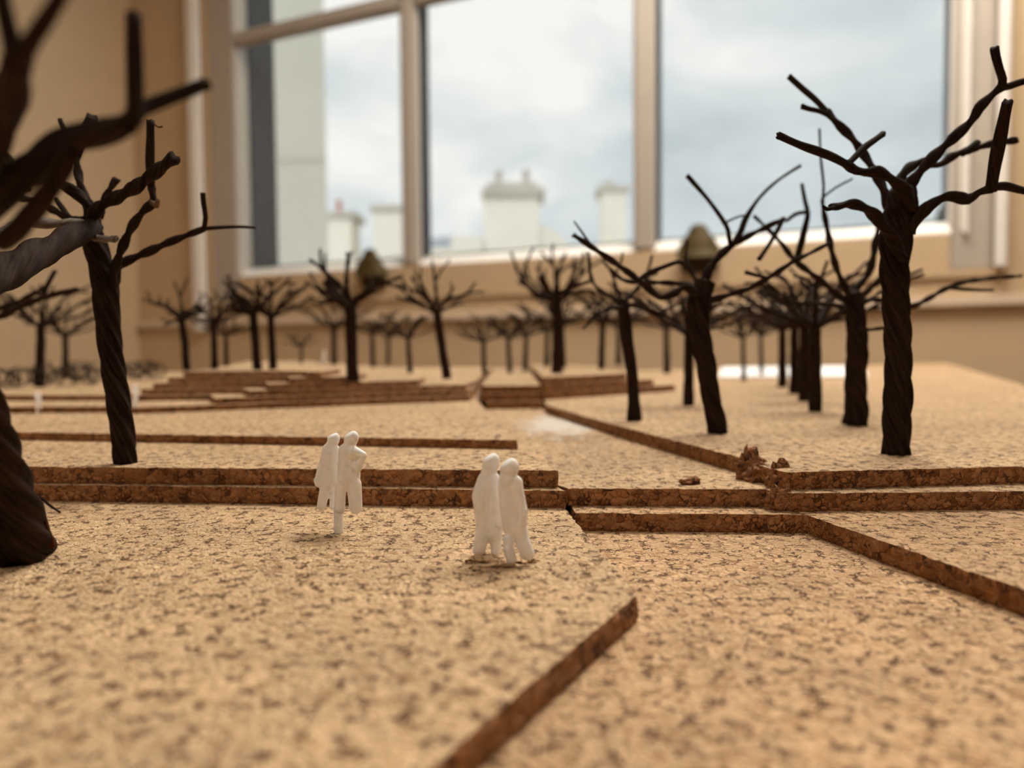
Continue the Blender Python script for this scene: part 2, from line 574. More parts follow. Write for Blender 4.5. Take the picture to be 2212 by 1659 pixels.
def added_light_panel(name, label, s, w, half_s, half_w, z, strength, col):
    """light source added out of view: flat lit panel in a metal rim; hung on two rods when it is below the ceiling"""
    root = tag(empty(name, W(s, w, z)), label, 'ceiling light')
    og = root.location
    t_ = 0.03
    boxes('housing', [(s - half_s - t_, s + half_s + t_, w - half_w - t_, w + half_w + t_, z + 0.03, z + 0.05)], M['paper'], root, og, fn=W)
    for (a, b_, c_, d_) in ((s - half_s - t_, s - half_s, w - half_w - t_, w + half_w + t_), (s + half_s, s + half_s + t_, w - half_w - t_, w + half_w + t_),
                            (s - half_s, s + half_s, w - half_w - t_, w - half_w), (s - half_s, s + half_s, w + half_w, w + half_w + t_)):
        boxes('rim', [(a, b_, c_, d_, z - 0.005, z + 0.03)], M['metal'], root, og, fn=W)
    if z + 0.06 < CEIL_Z:
        for u in (-0.7, 0.7):
            boxes('rod', [(s + u * half_s - 0.004, s + u * half_s + 0.004, w - 0.004, w + 0.004, z + 0.05, CEIL_Z)], M['metal'], root, og, fn=W)
    v = [W(s - half_s, w - half_w, z + 0.005), W(s + half_s, w - half_w, z + 0.005), W(s + half_s, w + half_w, z + 0.005), W(s - half_s, w + half_w, z + 0.005)]
    link_mesh('diffuser', v, [(0, 1, 2, 3)], emit_mat('added_light_diffuser', col, strength), root, og)
    return root


added_light_panel('added_table_light', 'added unseen light panel on two rods over the table by the windows', 0.12, -0.50, 0.46, 0.30, 1.38, ADDED_LIGHT_WINDOW_SIDE, (1.0, 0.92, 0.81))
added_light_panel('added_fill_light', 'added unseen fill light panel under the ceiling behind the table', 0.2, -2.9, 0.6, 0.6, CEIL_Z - 0.05, ADDED_FILL_ROOM_SIDE, (1.0, 0.92, 0.82))

# ------------------------------------------------------------------ outside
ob = tag(empty('neighbouring_building', (-2.0, 6.6, -6.0)), 'pale grey rendered flank wall close outside the window', 'building')
xr = Q(706, 400, 6.0).x
wv = [(x, y, z) for z in (-6.0, 9.0) for (x, y) in ((-6.0, 6.0), (xr, 6.0), (xr - 1.1, 9.0), (-6.0, 9.0))]
link_mesh('wall', wv, [(3, 2, 1, 0), (4, 5, 6, 7), (0, 1, 5, 4), (1, 2, 6, 5), (2, 3, 7, 6), (3, 0, 4, 7)], M['render_grey'], ob, ob.location)
boxes('string_course', [(-6.0, xr, 5.985, 6.0, Q(650, 342, 6.0).z - 0.02, Q(650, 342, 6.0).z + 0.02)], M['render_grey'], ob, ob.location)


def px_box(name, x0, x1, y0, y1, dist, depth, mat, parent, bevel=0.0):
    a, b_ = Q(x0, y1, dist), Q(x1, y0, dist)
    return boxes(name, [(a.x, b_.x, dist, dist + depth, a.z, b_.z)], mat, parent, parent.location, bevel=bevel)


def lathe(name, cx, cy, prof, mat, parent, origin, n=14, sy=1.0):
    v, f = [], []
    for (r_, z_) in prof:
        for i in range(n):
            a = 2 * math.pi * i / n
            v.append((cx + r_ * math.cos(a), cy + r_ * sy * math.sin(a), z_))
    for j in range(len(prof) - 1):
        for i in range(n):
            f.append((j * n + i, j * n + (i + 1) % n, (j + 1) * n + (i + 1) % n, (j + 1) * n + i))
    f.append(tuple(reversed(range(n))))
    f.append(tuple(range((len(prof) - 1) * n, len(prof) * n)))
    return link_mesh(name, v, f, mat, parent, origin, smooth=True)


def pot(px, y0, y1, w, dist, mat, parent):
    a, b_ = Q(px, y1, dist), Q(px, y0, dist)
    r_ = w * dist / F / 2
    h_ = b_.z - a.z
    return lathe('chimney_pot', a.x, dist + 0.35, [(r_ * 1.1, a.z), (r_, a.z + h_ * .15), (r_ * .85, a.z + h_ * .8), (r_ * 1.15, a.z + h_ * .86), (r_ * 1.1, b_.z)], mat, parent, parent_world(parent))


def parent_world(o):
    off = Vector((0, 0, 0))
    while o is not None:
        off += o.location
        o = o.parent
    return off


DH = 22.0
hs = tag(empty('terraced_house', (Q(1110, 600, DH).x, DH + 1, -8.0)), 'cream rendered house with a broad two-pot chimney stack on its gable', 'house')
og = hs.location


def hbox(name, x0, x1, y0, y1, depth, mat, par, doff=0.0):
    a, b_ = Q(x0, y1, DH + doff), Q(x1, y0, DH + doff)
    return boxes(name, [(a.x, b_.x, DH + doff, DH + doff + depth, a.z, b_.z)], mat, par, parent_world(par))


a, b_ = Q(880, 545, DH), Q(1262, 522, DH)
boxes('wall', [(a.x, b_.x, DH, DH + 7, -8.0, Q(1000, 536, DH).z)], M['render_cream'], hs, og)
hbox('wall_panel', 975, 1042, 510, 560, 3.0, M['render_cream'], hs, -0.15)
v = [(Q(900, 522, DH + 1).x, DH + 1.0, Q(900, 542, DH).z), (Q(985, 522, DH + 1).x, DH + 1.0, Q(900, 542, DH).z), (Q(985, 500, DH + 4).x, DH + 4, Q(985, 508, DH + 4).z), (Q(925, 500, DH + 4).x, DH + 4, Q(935, 516, DH + 4).z)]
v2 = [(x, y + 0.1, z - 0.15) for x, y, z in v]
link_mesh('roof', v + v2, [(0, 1, 2, 3), (7, 6, 5, 4), (0, 4, 5, 1), (1, 5, 6, 2), (2, 6, 7, 3), (3, 7, 4, 0)], M['slate'], hs, og)
st = hbox('chimney_stack', 1047, 1164, 420, 560, 1.4, M['render_cream'], hs, -0.2)
hbox('coping', 1040, 1178, 404, 421, 1.6, M['coping'], st, -0.35)
hbox('coping', 1052, 1160, 393, 404, 1.3, M['coping'], st, -0.2)
pot(1077, 364, 394, 15, DH, M['pot'], st)
pot(1137, 362, 394, 15, DH, M['pot'], st)
# curved shoulders beside the stack
for (xa, xb, sgn) in ((1164, 1240, 1), ):
    vv = []
    for i in range(13):
        u = i / 12
        x_ = xa + (xb - xa) * u
        y_ = 482 + 32 * (u ** 0.9) - 12 * math.sin(math.pi * min(1, u * 1.6)) * (1 if u < .62 else 0)
        y_ = 478 + 60 * (1 - math.sqrt(max(0, 1 - (1 - u) ** 2))) * 0 + 40 * (1 - math.cos(u * math.pi / 2)) + 10 * u
        vv.append(Q(x_, y_ + 8, DH))
    bot = [Vector((p.x, p.y, Q(1200, 560, DH).z)) for p in vv]
    fr = vv + bot
    bk = [p + Vector((0, 0.8, 0)) for p in fr]
    n = len(vv)
    ff = [(i, i + 1, n + i + 1, n + i) for i in range(n - 1)]
    ff += [(2 * n + i, 2 * n + n + i, 2 * n + n + i + 1, 2 * n + i + 1) for i in range(n - 1)]
    ff += [(i, 2 * n + i, 2 * n + i + 1, i + 1) for i in range(n - 1)]
    ff += [(n - 1, 3 * n - 1, 4 * n - 1, 2 * n - 1), (0, n, 3 * n, 2 * n)]
    link_mesh('gable_shoulder', fr + bk, ff, M['render_cream'], hs, og)
h3 = tag(empty('terraced_house', (Q(1320, 600, DH + 6).x, DH + 7, -8.0)), 'cream house farther off with one slim capped chimney beside the middle glazing bar', 'house')
aw, bw = Q(1235, 540, DH + 6), Q(1352, 520, DH + 6)
boxes('wall', [(aw.x, bw.x, DH + 6, DH + 12, -8.0, Q(1300, 530, DH + 6).z)], M['render_cream'], h3, h3.location)
st = hbox('chimney_stack', 1302, 1352, 412, 560, 1.2, M['render_cream'], h3, 6)
hbox('coping', 1293, 1360, 400, 413, 1.4, M['coping'], st, 5.9)
lathe('chimney_pot', Q(1318, 400, DH + 6).x, DH + 6.5, [(.3, Q(1318, 402, DH + 6).z), (.26, Q(1318, 392, DH + 6).z), (.12, Q(1318, 385, DH + 6).z)], M['pot'], st, parent_world(st))
h2 = tag(empty('terraced_house', (Q(790, 600, DH).x, DH + 1, -8.0)), 'cream rendered house with twin chimneys, one red pot, beside the flank wall', 'house')
aw, bw = Q(640, 560, DH), Q(872, 540, DH)
boxes('wall', [(aw.x, bw.x, DH + .3, DH + 7, -8.0, Q(790, 552, DH).z)], M['render_cream'], h2, h2.location)
st = hbox('chimney_stack', 690, 758, 468, 570, 1.3, M['render_cream'], h2)
hbox('coping', 690, 768, 456, 469, 1.5, M['coping'], st, -0.1)
pot(727, 428, 456, 11, DH, M['pot_red'], st)
st = hbox('chimney_stack', 808, 872, 452, 570, 1.3, M['render_cream'], h2)
hbox('coping', 798, 876, 441, 453, 1.5, M['coping'], st, -0.1)
# dark conifer top beyond the lower right corner of the glass
cf = tag(empty('conifer', (Q(2030, 600, 16).x, 16, -8.0)), 'dark conifer tip showing low behind the pane nearest the wall', 'tree')
cz = Q(2030, 448, 16).z
vv, ff = [], []
rings = 14
for j in range(rings):
    u = j / (rings - 1)
    for i in range(12):
        a = 2 * math.pi * i / 12
        rr = (0.05 + 1.5 * u) * (1 + 0.25 * math.sin(5 * a + j * 1.7)) * (1 if j % 2 else 0.75)
        vv.append((cf.location.x + rr * math.cos(a), 16 + rr * math.sin(a), cz - 8 * u))
for j in range(rings - 1):
    for i in range(12):
        ff.append((j * 12 + i, (j + 1) * 12 + i, (j + 1) * 12 + (i + 1) % 12, j * 12 + (i + 1) % 12))
link_mesh('foliage', vv, ff, M['leaf_dark'], cf, cf.location)
lathe('trunk', cf.location.x, 16, [(.25, -8.0), (.2, -2.0), (.15, cz - 7)], M['leaf_dark'], cf, cf.location)
struct(boxes('ground', [(-60, 60, 3.2, 80, -8.3, -8.0)], M['ground']))

# ------------------------------------------------------------------ table under the model
tb = tag(empty('table', (-0.15, 0.38, FLOOR_Z)), 'wooden table carrying the cork landscape model', 'table')
TU = Vector((0.4133, 0.9106, 0)).normalized()      # away from the camera, square to the window wall
TV = Vector((-TU.y, TU.x, 0))                      # to the left
TO = Vector((0.03, -0.10, 0))


def T(u, v_, z):
    return TO + TU * u + TV * v_ + Vector((0, 0, z))


boxes('extension_leaf', [(0.702, 1.20, 0.0, 0.12, -0.038, -0.0085)], M['table'], tb, tb.location, fn=T, bevel=0.003)
boxes('leg', [(1.10, 1.15, 0.035, 0.085, FLOOR_Z, -0.038)], M['metal'], tb, tb.location, fn=T)
boxes('table_top', [(0.0, 0.70, 0.0, 0.62, -0.038, -0.0085)], M['table'], tb, tb.location, fn=T, bevel=0.003)
for u in (0.06, 0.64):
    for v_ in (0.06, 0.56):
        boxes('leg', [(u - 0.025, u + 0.025, v_ - 0.025, v_ + 0.025, FLOOR_Z, -0.038)], M['metal'], tb, tb.location, fn=T)
boxes('apron', [(0.04, 0.66, 0.05, 0.57, -0.09, -0.038)], M['table'], tb, tb.location, fn=T)


# ------------------------------------------------------------------ cork sheets
def resample(pts, near_only=True):
    out = []
    n = len(pts)
    for i in range(n):
        a, b_ = pts[i], pts[(i + 1) % n]
        L = math.hypot(b_[0] - a[0], b_[1] - a[1])
        k = 0.0
        pos = 0.0
        while pos < L - 1e-9:
            u = pos / L
            x, y = a[0] + (b_[0] - a[0]) * u, a[1] + (b_[1] - a[1]) * u
            out.append((x, y, pos < 1e-9))
            d = max(0.03, math.hypot(x, y))
            vis = y > 0.04 and abs(x) < 0.75 * y + 0.02
            st_ = max(0.0008, d * 0.008) if vis else 0.03
            rest = L - pos
            pos += st_ if rest > 1.6 * st_ else rest
    return out


def fill_outline(out):
    kd = KDTree(len(out))
    for i, (x, y) in enumerate(out):
        kd.insert((x, y, 0), i)
    kd.balance()
    n = len(out)

    def inside(x, y):
        c = False
        j = n - 1
        for i in range(n):
            xi, yi = out[i]
            xj, yj = out[j]
            if (yi > y) != (yj > y) and x < (xj - xi) * (y - yi) / (yj - yi) + xi:
                c = not c
            j = i
        return c
    x0, x1 = min(p[0] for p in out), max(p[0] for p in out)
    y0, y1 = min(p[1] for p in out), max(p[1] for p in out)
    pts = [Vector(p) for p in out]
    stack = []
    S = 0.12
    for i in range(int((x1 - x0) / S) + 1):
        for j in range(int((y1 - y0) / S) + 1):
            stack.append((x0 + (i + .5) * S, y0 + (j + .5) * S, S))
    while stack:
        cx, cy, sz = stack.pop()
        d = kd.find((cx, cy, 0))[2]
        if sz > 0.004 and sz > 1.3 * d:
            h = sz / 4
            for sx in (-1, 1):
                for sy in (-1, 1):
                    stack.append((cx + sx * h, cy + sy * h, sz / 2))
        elif d > 0.0009 and inside(cx, cy):
            pts.append(Vector((cx + sz * 0.07, cy + sz * 0.03)))
    r = delaunay_2d_cdt(pts, [(i, (i + 1) % n) for i in range(n)], [], 1, 1e-7)
    vc, fc, orig = r[0], r[2], r[3]
    # map back to the input order (output vertices may be merged)
    back = [o_[0] if o_ else None for o_ in orig]
    if any(q is None for q in back):
        return [tuple(p) for p in pts[:n]], [tuple(range(n))]
    return [tuple(p) for p in pts], [tuple(back[i] for i in f) for f in fc]


def cork_sheet(label, pts, z0, z1, mat='cork', rough=1.0, seed=0):
    """one cut sheet of cork: outline in world xy (counter-clockwise), crumbly cut edge"""
    z0 += 5e-5          # the sheets lie dry on each other
    pr = resample(pts)
    rnd = random.Random(seed + 11)
    n = len(pr)
    rows = [0.0, 0.16, 0.45, 0.75, 1.0]
    cx = sum(p[0] for p in pts) / len(pts)
    cy = sum(p[1] for p in pts) / len(pts)
    og = Vector((cx, cy, z0))
    verts, faces, idx = [], [], []
    t_ = z1 - z0
    for r_i, u in enumerate(rows):
        for i, (x, y, corner) in enumerate(pr):
            ax, ay, _ = pr[i - 1]
            bx_, by_, _ = pr[(i + 1) % n]
            tx, ty = bx_ - ax, by_ - ay
            L = math.hypot(tx, ty) or 1
            nx, ny = ty / L, -tx / L        # outward for ccw
            q = Vector((x * 420, y * 420, u * 3.0 + seed * 7.1))
            d = noise.noise(q) * 0.00022 + noise.noise(q * 2.7) * 0.00013
            d += noise.noise(Vector((x * 60, y * 60, seed))) * 0.0002
            d -= 0.00010
            if u in (0.0, 1.0):
                d -= 0.00012
            d *= rough
            zz = z0 + t_ * u
            if u == 1.0:
                zz += min(0.0, noise.noise(Vector((x * 700, y * 700, 3 + seed))) - 0.1) * 0.0003 * rough
            verts.append((x + nx * d, y + ny * d, zz))
    R_ = len(rows)
    for j in range(R_ - 1):
        for i in range(n):
            k = (i + 1) % n
            faces.append((j * n + i, j * n + k, (j + 1) * n + k, (j + 1) * n + i))
            idx.append(1)
    # faces of even triangles: points grow sparser away from the cut edge
    tri_pts, tris = fill_outline([(v[0], v[1]) for v in verts[(R_ - 1) * n:R_ * n]])
    extra = len(verts)
    for (x, y) in tri_pts[n:]:
        verts.append((x, y, z1))
    extra_b = len(verts)
    for (x, y) in tri_pts[n:]:
        verts.append((x, y, z0))
    for tr_ in tris:
        faces.append(tuple((R_ - 1) * n + i if i < n else extra + i - n for i in tr_))
        idx.append(0)
        faces.append(tuple(i if i < n else extra_b + i - n for i in reversed(tr_)))
        idx.append(0)
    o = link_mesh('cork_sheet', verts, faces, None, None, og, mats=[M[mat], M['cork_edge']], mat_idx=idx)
    tag(o, label, 'cork sheet', 'stacked cork contour sheets')
    return o


def xy(px, py, z):
    p = P(px, py, z)
    return (p.x, p.y)


T4 = 0.004
XL = -0.70
OUT_R = [(0.04, -0.12), (0.346, 0.513), (0.706, 1.239)]        # right edge of the whole model
OUT_B = [(0.54, 1.115), (0.182, 0.95), (0.02, 0.82)]            # back edge
base_pts = [(XL, -0.12)] + OUT_R + OUT_B + [(XL, 0.82)]
cork_sheet('lowest cork sheet, bare in the corner below the diagonal step', base_pts, -0.008, -0.004, 'cork_warm', seed=1)
# near left sheet the figurines stand on
cA, cB = xy(1379, 1285, 0), xy(1222, 1098, 0)
eA = xy(936, 1659, 0)
dirA = (cA[0] - eA[0], cA[1] - eA[1])
farA = (eA[0] - dirA[0] * 2.5, eA[1] - dirA[1] * 2.5)
A = cork_sheet('wide cork sheet with pointed corner that both white couples stand on',
               [(XL, -0.11), (farA[0], farA[1]), eA, cA, cB, (cB[0] + 0.004, 0.25), (0.01, 0.81), (XL, 0.81)], -0.004, 0.0, 'cork', seed=2)
gap = 0.0003
# step sheet on the right at the same level
c1, c2, c3 = xy(1238, 1108, 0), xy(1740, 1112, 0), xy(2212, 1275, 0)
c4 = (c3[0] + (c3[0] - c2[0]) * 0.9, c3[1] + (c3[1] - c2[1]) * 0.9)
cork_sheet('low cork step whose cut edge turns and runs below the tall twisted tree',
           [(c1[0] + gap, c1[1]), c2, c3, c4, (0.168, 0.158), (0.698, 1.229), (0.54, 1.109), (0.182, 0.94), (0.0165, 0.81), (cB[0] + 0.005, 0.25), (cB[0] + 0.0012, cB[1] + 0.004)],
           -0.004, 0.0, 'cork_warm', seed=3)
# second level
d1l, d1r = xy(81, 1047, 0.004), xy(1222, 1060, 0.004)
ext = (d1l[0] - 0.25, d1l[1] + (d1l[1] - d1r[1]) * 1.2)
cork_sheet('lower of the two long cork steps behind the white couples',
           [ext, d1l, d1r, (d1r[0] - 0.002, d1r[1] + 0.006), (-0.0035, 0.212), (-0.0215, 0.40), (-0.0215, 0.80), (XL + 0.02, 0.80), (XL + 0.02, ext[1] + 0.02)], 0.0, 0.004, 'cork', seed=4)
d2l, d2r = xy(1224, 1055, 0.004), xy(1652, 1057, 0.004)
d3l, d3r = xy(1712, 1066, 0.004), xy(2212, 1061, 0.004)
D2_pts = [(d2l[0] + gap, d2l[1]), d2r, (d3l[0] - 0.004, d2r[1] - 0.001), d3l, d3r, (0.172, d3r[1]), (0.700, 1.231), (0.54, 1.11), (0.182, 0.935), (0.0172, 0.80), (-0.0205, 0.80), (-0.0205, 0.40), (-0.0025, 0.212), (d1r[0] - 0.001, d1r[1] + 0.006)]
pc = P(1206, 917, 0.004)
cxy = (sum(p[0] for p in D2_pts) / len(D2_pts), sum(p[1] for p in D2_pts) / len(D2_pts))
M['cork_path'] = cork_mat('cork_top_pale_path', CORK_L, CORK_M, CORK_D, CORK_P, pale_patch=((pc.x - cxy[0], pc.y - cxy[1], 0.004), (58.0, 20.0, 1.0)))
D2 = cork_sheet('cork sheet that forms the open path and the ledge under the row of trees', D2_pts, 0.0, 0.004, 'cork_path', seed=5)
# third level
e1l, e1r = xy(68, 1011, 0.008), xy(1209, 1019, 0.008)
sb = 0.0018
e1l, e1r = (e1l[0], e1l[1] + sb), (e1r[0], e1r[1] + sb)
e1k = xy(1119, 972, 0.008)
ext = (e1l[0] - 0.25, e1l[1] + (e1l[1] - e1r[1]) * 1.2)
cork_sheet('upper of the two long cork steps, carrying the twisted tree beside the wall',
           [ext, e1l, e1r, (e1k[0] + 0.001, e1k[1]), (-0.0165, 0.37), (-0.020, 0.79), (XL + 0.04, 0.79), (XL + 0.04, ext[1] + 0.03)], 0.004, 0.008, 'cork', seed=6)
e2a, e2b, e2c = xy(1697, 1020, 0.008), xy(2212, 1007, 0.008), xy(1640, 1006, 0.008)
e2d, e2e, e2f = xy(1601, 989, 0.008), xy(1342, 922, 0.008), xy(1181, 876, 0.008)
e2x = (0.178, 0.172)
E2 = cork_sheet('broad pale cork sheet planted with the rows of dark trees',
                [e2a, e2b, e2x, (0.706, 1.239), (0.54, 1.115), (0.182, 0.95), (0.018, 0.80), e2f, e2e, e2d, e2c], 0.004, 0.008, 'cork', seed=7)
# thin fourth sheet on the left
f1l, f1r = xy(0, 933, 0.0105), xy(1118, 951, 0.0105)
ext = (f1l[0] - 0.12, f1l[1] + (f1l[1] - f1r[1]) * 0.75)
cork_sheet('thin cork sheet whose dark edge ends square beside the open path',
           [ext, f1l, f1r, (-0.0175, 0.372), (-0.021, 0.78), (XL + 0.06, 0.78), (XL + 0.06, ext[1] + 0.03)], 0.008, 0.0105, 'cork', rough=0.8, seed=8)
# stairs across the path
sx0, sx1 = -0.0165, 0.0158
for k, lab in enumerate(['lowest small cork step closing the end of the path', 'middle small cork step closing the end of the path', 'top cork sheet between the two far terraces']):
    y0 = 0.397 + 0.004 * k
    z0 = 0.004 + T4 * k
    xa = sx0 - (0.0 if k == 0 else 0.002) + (0.003 if k == 0 else 0)
    cork_sheet(lab, [(xa, y0), (sx1, y0), (sx1, 0.78), (-0.0185, 0.78), (-0.0175, 0.45)] if k == 0 else
               [(sx0, y0), (sx1, y0), (sx1, 0.78), (-0.0185, 0.78)], z0, z0 + T4, 'cork', rough=0.7, seed=20 + k)
# right far terrace, three sheets
g0, g1 = P(1171, 864, 0.008), P(1458, 845, 0.008)
gd = Vector((g1.x - g0.x, g1.y - g0.y, 0))
gn = Vector((-gd.y, gd.x, 0)).normalized()
for k, (ua, ub, lab) in enumerate([(0.0, 1.0, 'lowest sheet of the far three-layer terrace behind the slim tree'),
                                   (-0.02, 0.86, 'middle sheet of the far three-layer terrace behind the slim tree'),
                                   (-0.05, 0.68, 'top sheet of the far three-layer terrace behind the slim tree')]):
    a = g0 + gd * ua + gn * 0.004 * k
    b_ = g0 + gd * ub + gn * 0.004 * k
    a.x = max(a.x, 0.0166)
    cork_sheet(lab, [(a.x, a.y), (b_.x, b_.y), (b_.x + 0.005, b_.y + 0.20), (0.0185, 0.77), (0.0168, 0.60)], 0.008 + T4 * k, 0.012 + T4 * k, 'cork', rough=0.7, seed=30 + k)
# left mound: six thin sheets
m0, m1 = P(292, 894, 0.0105), P(1015, 866, 0.0105)
md = Vector((m1.x - m0.x, m1.y - m0.y, 0))
mn = Vector((-md.y, md.x, 0)).normalized()


def on_front(px, k):
    """world xy on the front line of mound sheet k (set back a little per layer) seen at pixel column px"""
    best = None
    off = mn * 0.0045 * k
    for i in range(-60, 161):
        u = i / 100
        p = m0 + md * u + off
        col = IW / 2 + F * p.x / p.y
        if best is None or abs(col - px) < best[0]:
            best = (abs(col - px), p)
    return (best[1].x, best[1].y)


LH = 0.0025
mz = [0.0105 + LH * k for k in range(7)]
right_end = [1015, 1012, 1005, 905, 760, 690]
jog = [None, 463, 535, 583, 630, 668]
labs = ['lowest sheet of the far brown mound, running on to the frame edge', 'second sheet of the far brown mound, below the wire shrubs',
        'third sheet up of the far brown mound', 'fourth sheet up of the far brown mound', 'fifth sheet up of the far brown mound', 'topmost sheet of the far brown mound']
left_px = [-60, -60, 304, 330, 362, 396]
for k in range(6):
    zt = mz[k + 1]
    fr_r = on_front(right_end[k], k)
    backx = -0.030 if k < 3 else (-0.05 - 0.03 * k)
    pts = []
    if k == 0:
        a = on_front(292, 0)
        l0 = xy(-40, 880, zt)
        pts = [(l0[0] - 0.1, l0[1] + 0.01), l0, xy(235, 878, zt), (a[0], a[1]), fr_r, (-0.0195, 0.40), (-0.0195, 0.77), (XL + 0.08, 0.77), (XL + 0.08, 0.40)]
    else:
        yb = [0, 853, 0, 0, 0, 0][k]
        base_l = P(left_px[k], 852 - (k - 1) * 12.0, zt)
        yy = 0.345 + 0.006 * k
        jx = jog[k]
        # set-back front on the left, jogging forward at column jx
        lx = (left_px[k] - IW / 2) / F * yy
        mid = on_front(jx, k)
        pre = ((jx - 12 - IW / 2) / F * yy, yy)
        if k == 1:
            pts = [(lx - 0.05, yy + 0.02), (lx, yy + 0.012), ((304 - IW / 2) / F * yy, yy), pre, mid, fr_r, (-0.0197, 0.40), (-0.0197, 0.765), (XL + 0.1, 0.765), (XL + 0.1, 0.42)]
        else:
            pts = [(lx, yy), pre, mid, fr_r, (-0.0199 if k < 3 else fr_r[0] - 0.002, fr_r[1] + 0.05), (-0.0199 if k < 3 else backx, 0.76), (lx - 0.10, 0.755), (lx - 0.03, 0.50)]
    cork_sheet(labs[k], pts, mz[k], zt, 'cork', rough=0.6, seed=40 + k)

# white card at the back of the tree plot
wc = P(1560, 815, 0.008)
c0, c1_, c2_, c3_ = xy(1552, 814, 0.0095), xy(1876, 812, 0.0095), xy(1866, 790, 0.0095), xy(1560, 793, 0.0095)
vv = [(c[0], c[1], z) for z in (0.00806, 0.0095) for c in (c0, c1_, c2_, c3_)]
og = Vector((sum(c[0] for c in (c0, c1_, c2_, c3_)) / 4, sum(c[1] for c in (c0, c1_, c2_, c3_)) / 4, 0.008))
tag(link_mesh('card_sheet', vv, [(0, 3, 2, 1), (4, 5, 6, 7), (0, 1, 5, 4), (1, 2, 6, 5), (2, 3, 7, 6), (3, 0, 4, 7)], M['paper'], None, og),
    'white card lying behind the rows of trees near the wall', 'card')


# ------------------------------------------------------------------ torn cork bits
def lump(name, centre, size, seed, mat, parent=None, sub=3, spike=0.5):
    bm = bmesh.new()
    bmesh.ops.create_icosphere(bm, subdivisions=sub, radius=1.0)
    for v in bm.verts:
        q = v.co.copy()
        d = 1 + spike * noise.noise(q * 1.6 + Vector((seed * 3.7, 0, 0))) + 0.3 * spike * noise.noise(q * 4.0 + Vector((seed, 5, 0)))
        v.co = Vector((q.x * size[0], q.y * size[1], q.z * size[2])) * d
        v.co.z = max(v.co.z, -size[2] * 0.55)
    zmin = min(v.co.z for v in bm.verts)
    for v in bm.verts:
        v.co.z -= zmin
    me = bpy.data.meshes.new(name)
    bm.to_mesh(me)
    bm.free()
    me.materials.append(mat)
    o = bpy.data.objects.new(name, me)
    C.objects.link(o)
    place(o, centre, parent)
    return o


for (px, py, z, sz, sd, sp) in ((1622, 1034, 0.004, (0.0030, 0.0018, 0.0038), 1, .9), (1645, 1040, 0.004, (0.0030, 0.0022, 0.0026), 2, .8), (1610, 1026, 0.004, (0.0014, 0.0014, 0.0040), 3, .9), (1668, 1043, 0.004, (0.0020, 0.0016, 0.0024), 7, .8)):
    lump('torn_fragment', P(px, py, z + 6e-5), sz, sd, M['cork_torn'], E2, spike=sp)
for (px, py, sz, sd) in ((1678, 1046, (0.0026, 0.0012, 0.0036), 4), (1664, 1050, (0.0016, 0.0012, 0.0022), 8)):
    lump('torn_fragment', P(px, py, 0.00406) + Vector((0, -0.0012, 0)), sz, sd, M['cork_torn'], E2, spike=0.8)
for (px, py, sz, sd) in ((1690, 1100, (0.0024, 0.0008, 0.0028), 5), (1668, 1098, (0.0022, 0.0008, 0.0030), 6)):
    lump('torn_fragment', P(px, py, 6e-5) + Vector((0, -0.0010, 0)), sz, sd, M['cork_torn'], D2, spike=0.6)
tag(lump('cork_crumb', P(1492, 1046, 0.004), (0.0022, 0.0014, 0.0010), 9, M['cork_torn'], spike=0.6), 'loose brown cork crumb lying on the edge of the path', 'crumb')
# lifted flake under the nearer couple
for (px, py, sz, sd) in ((1050, 1214, (0.0030, 0.0016, 0.0007), 12), (1082, 1222, (0.0022, 0.0014, 0.0006), 13), (1132, 1213, (0.0022, 0.0012, 0.0004), 14), (1045, 1228, (0.0022, 0.001, 0.0004), 15)):
    lump('lifted_flake', P(px, py, 0.0), sz, sd, M['cork'], A, spike=0.7)


# ------------------------------------------------------------------ twisted wire tubes
def smooth_path(pts, radii, step):
    """Catmull-Rom through the points"""
    n = len(pts)
    out, rr = [], []
    for i in range(n - 1):
        p0 = pts[max(0, i - 1)]
        p1, p2 = pts[i], pts[i + 1]
        p3 = pts[min(n - 1, i + 2)]
        L = (p2 - p1).length
        k = max(2, int(L / step))
        for j in range(k):
            u = j / k
            a = 0.5 * ((2 * p1) + (p2 - p0) * u + (2 * p0 - 5 * p1 + 4 * p2 - p3) * u * u + (-p0 + 3 * p1 - 3 * p2 + p3) * u ** 3)
            out.append(a)
            rr.append(radii[i] * (1 - u) + radii[i + 1] * u)
    out.append(pts[-1])
    rr.append(radii[-1])
    return out, rr


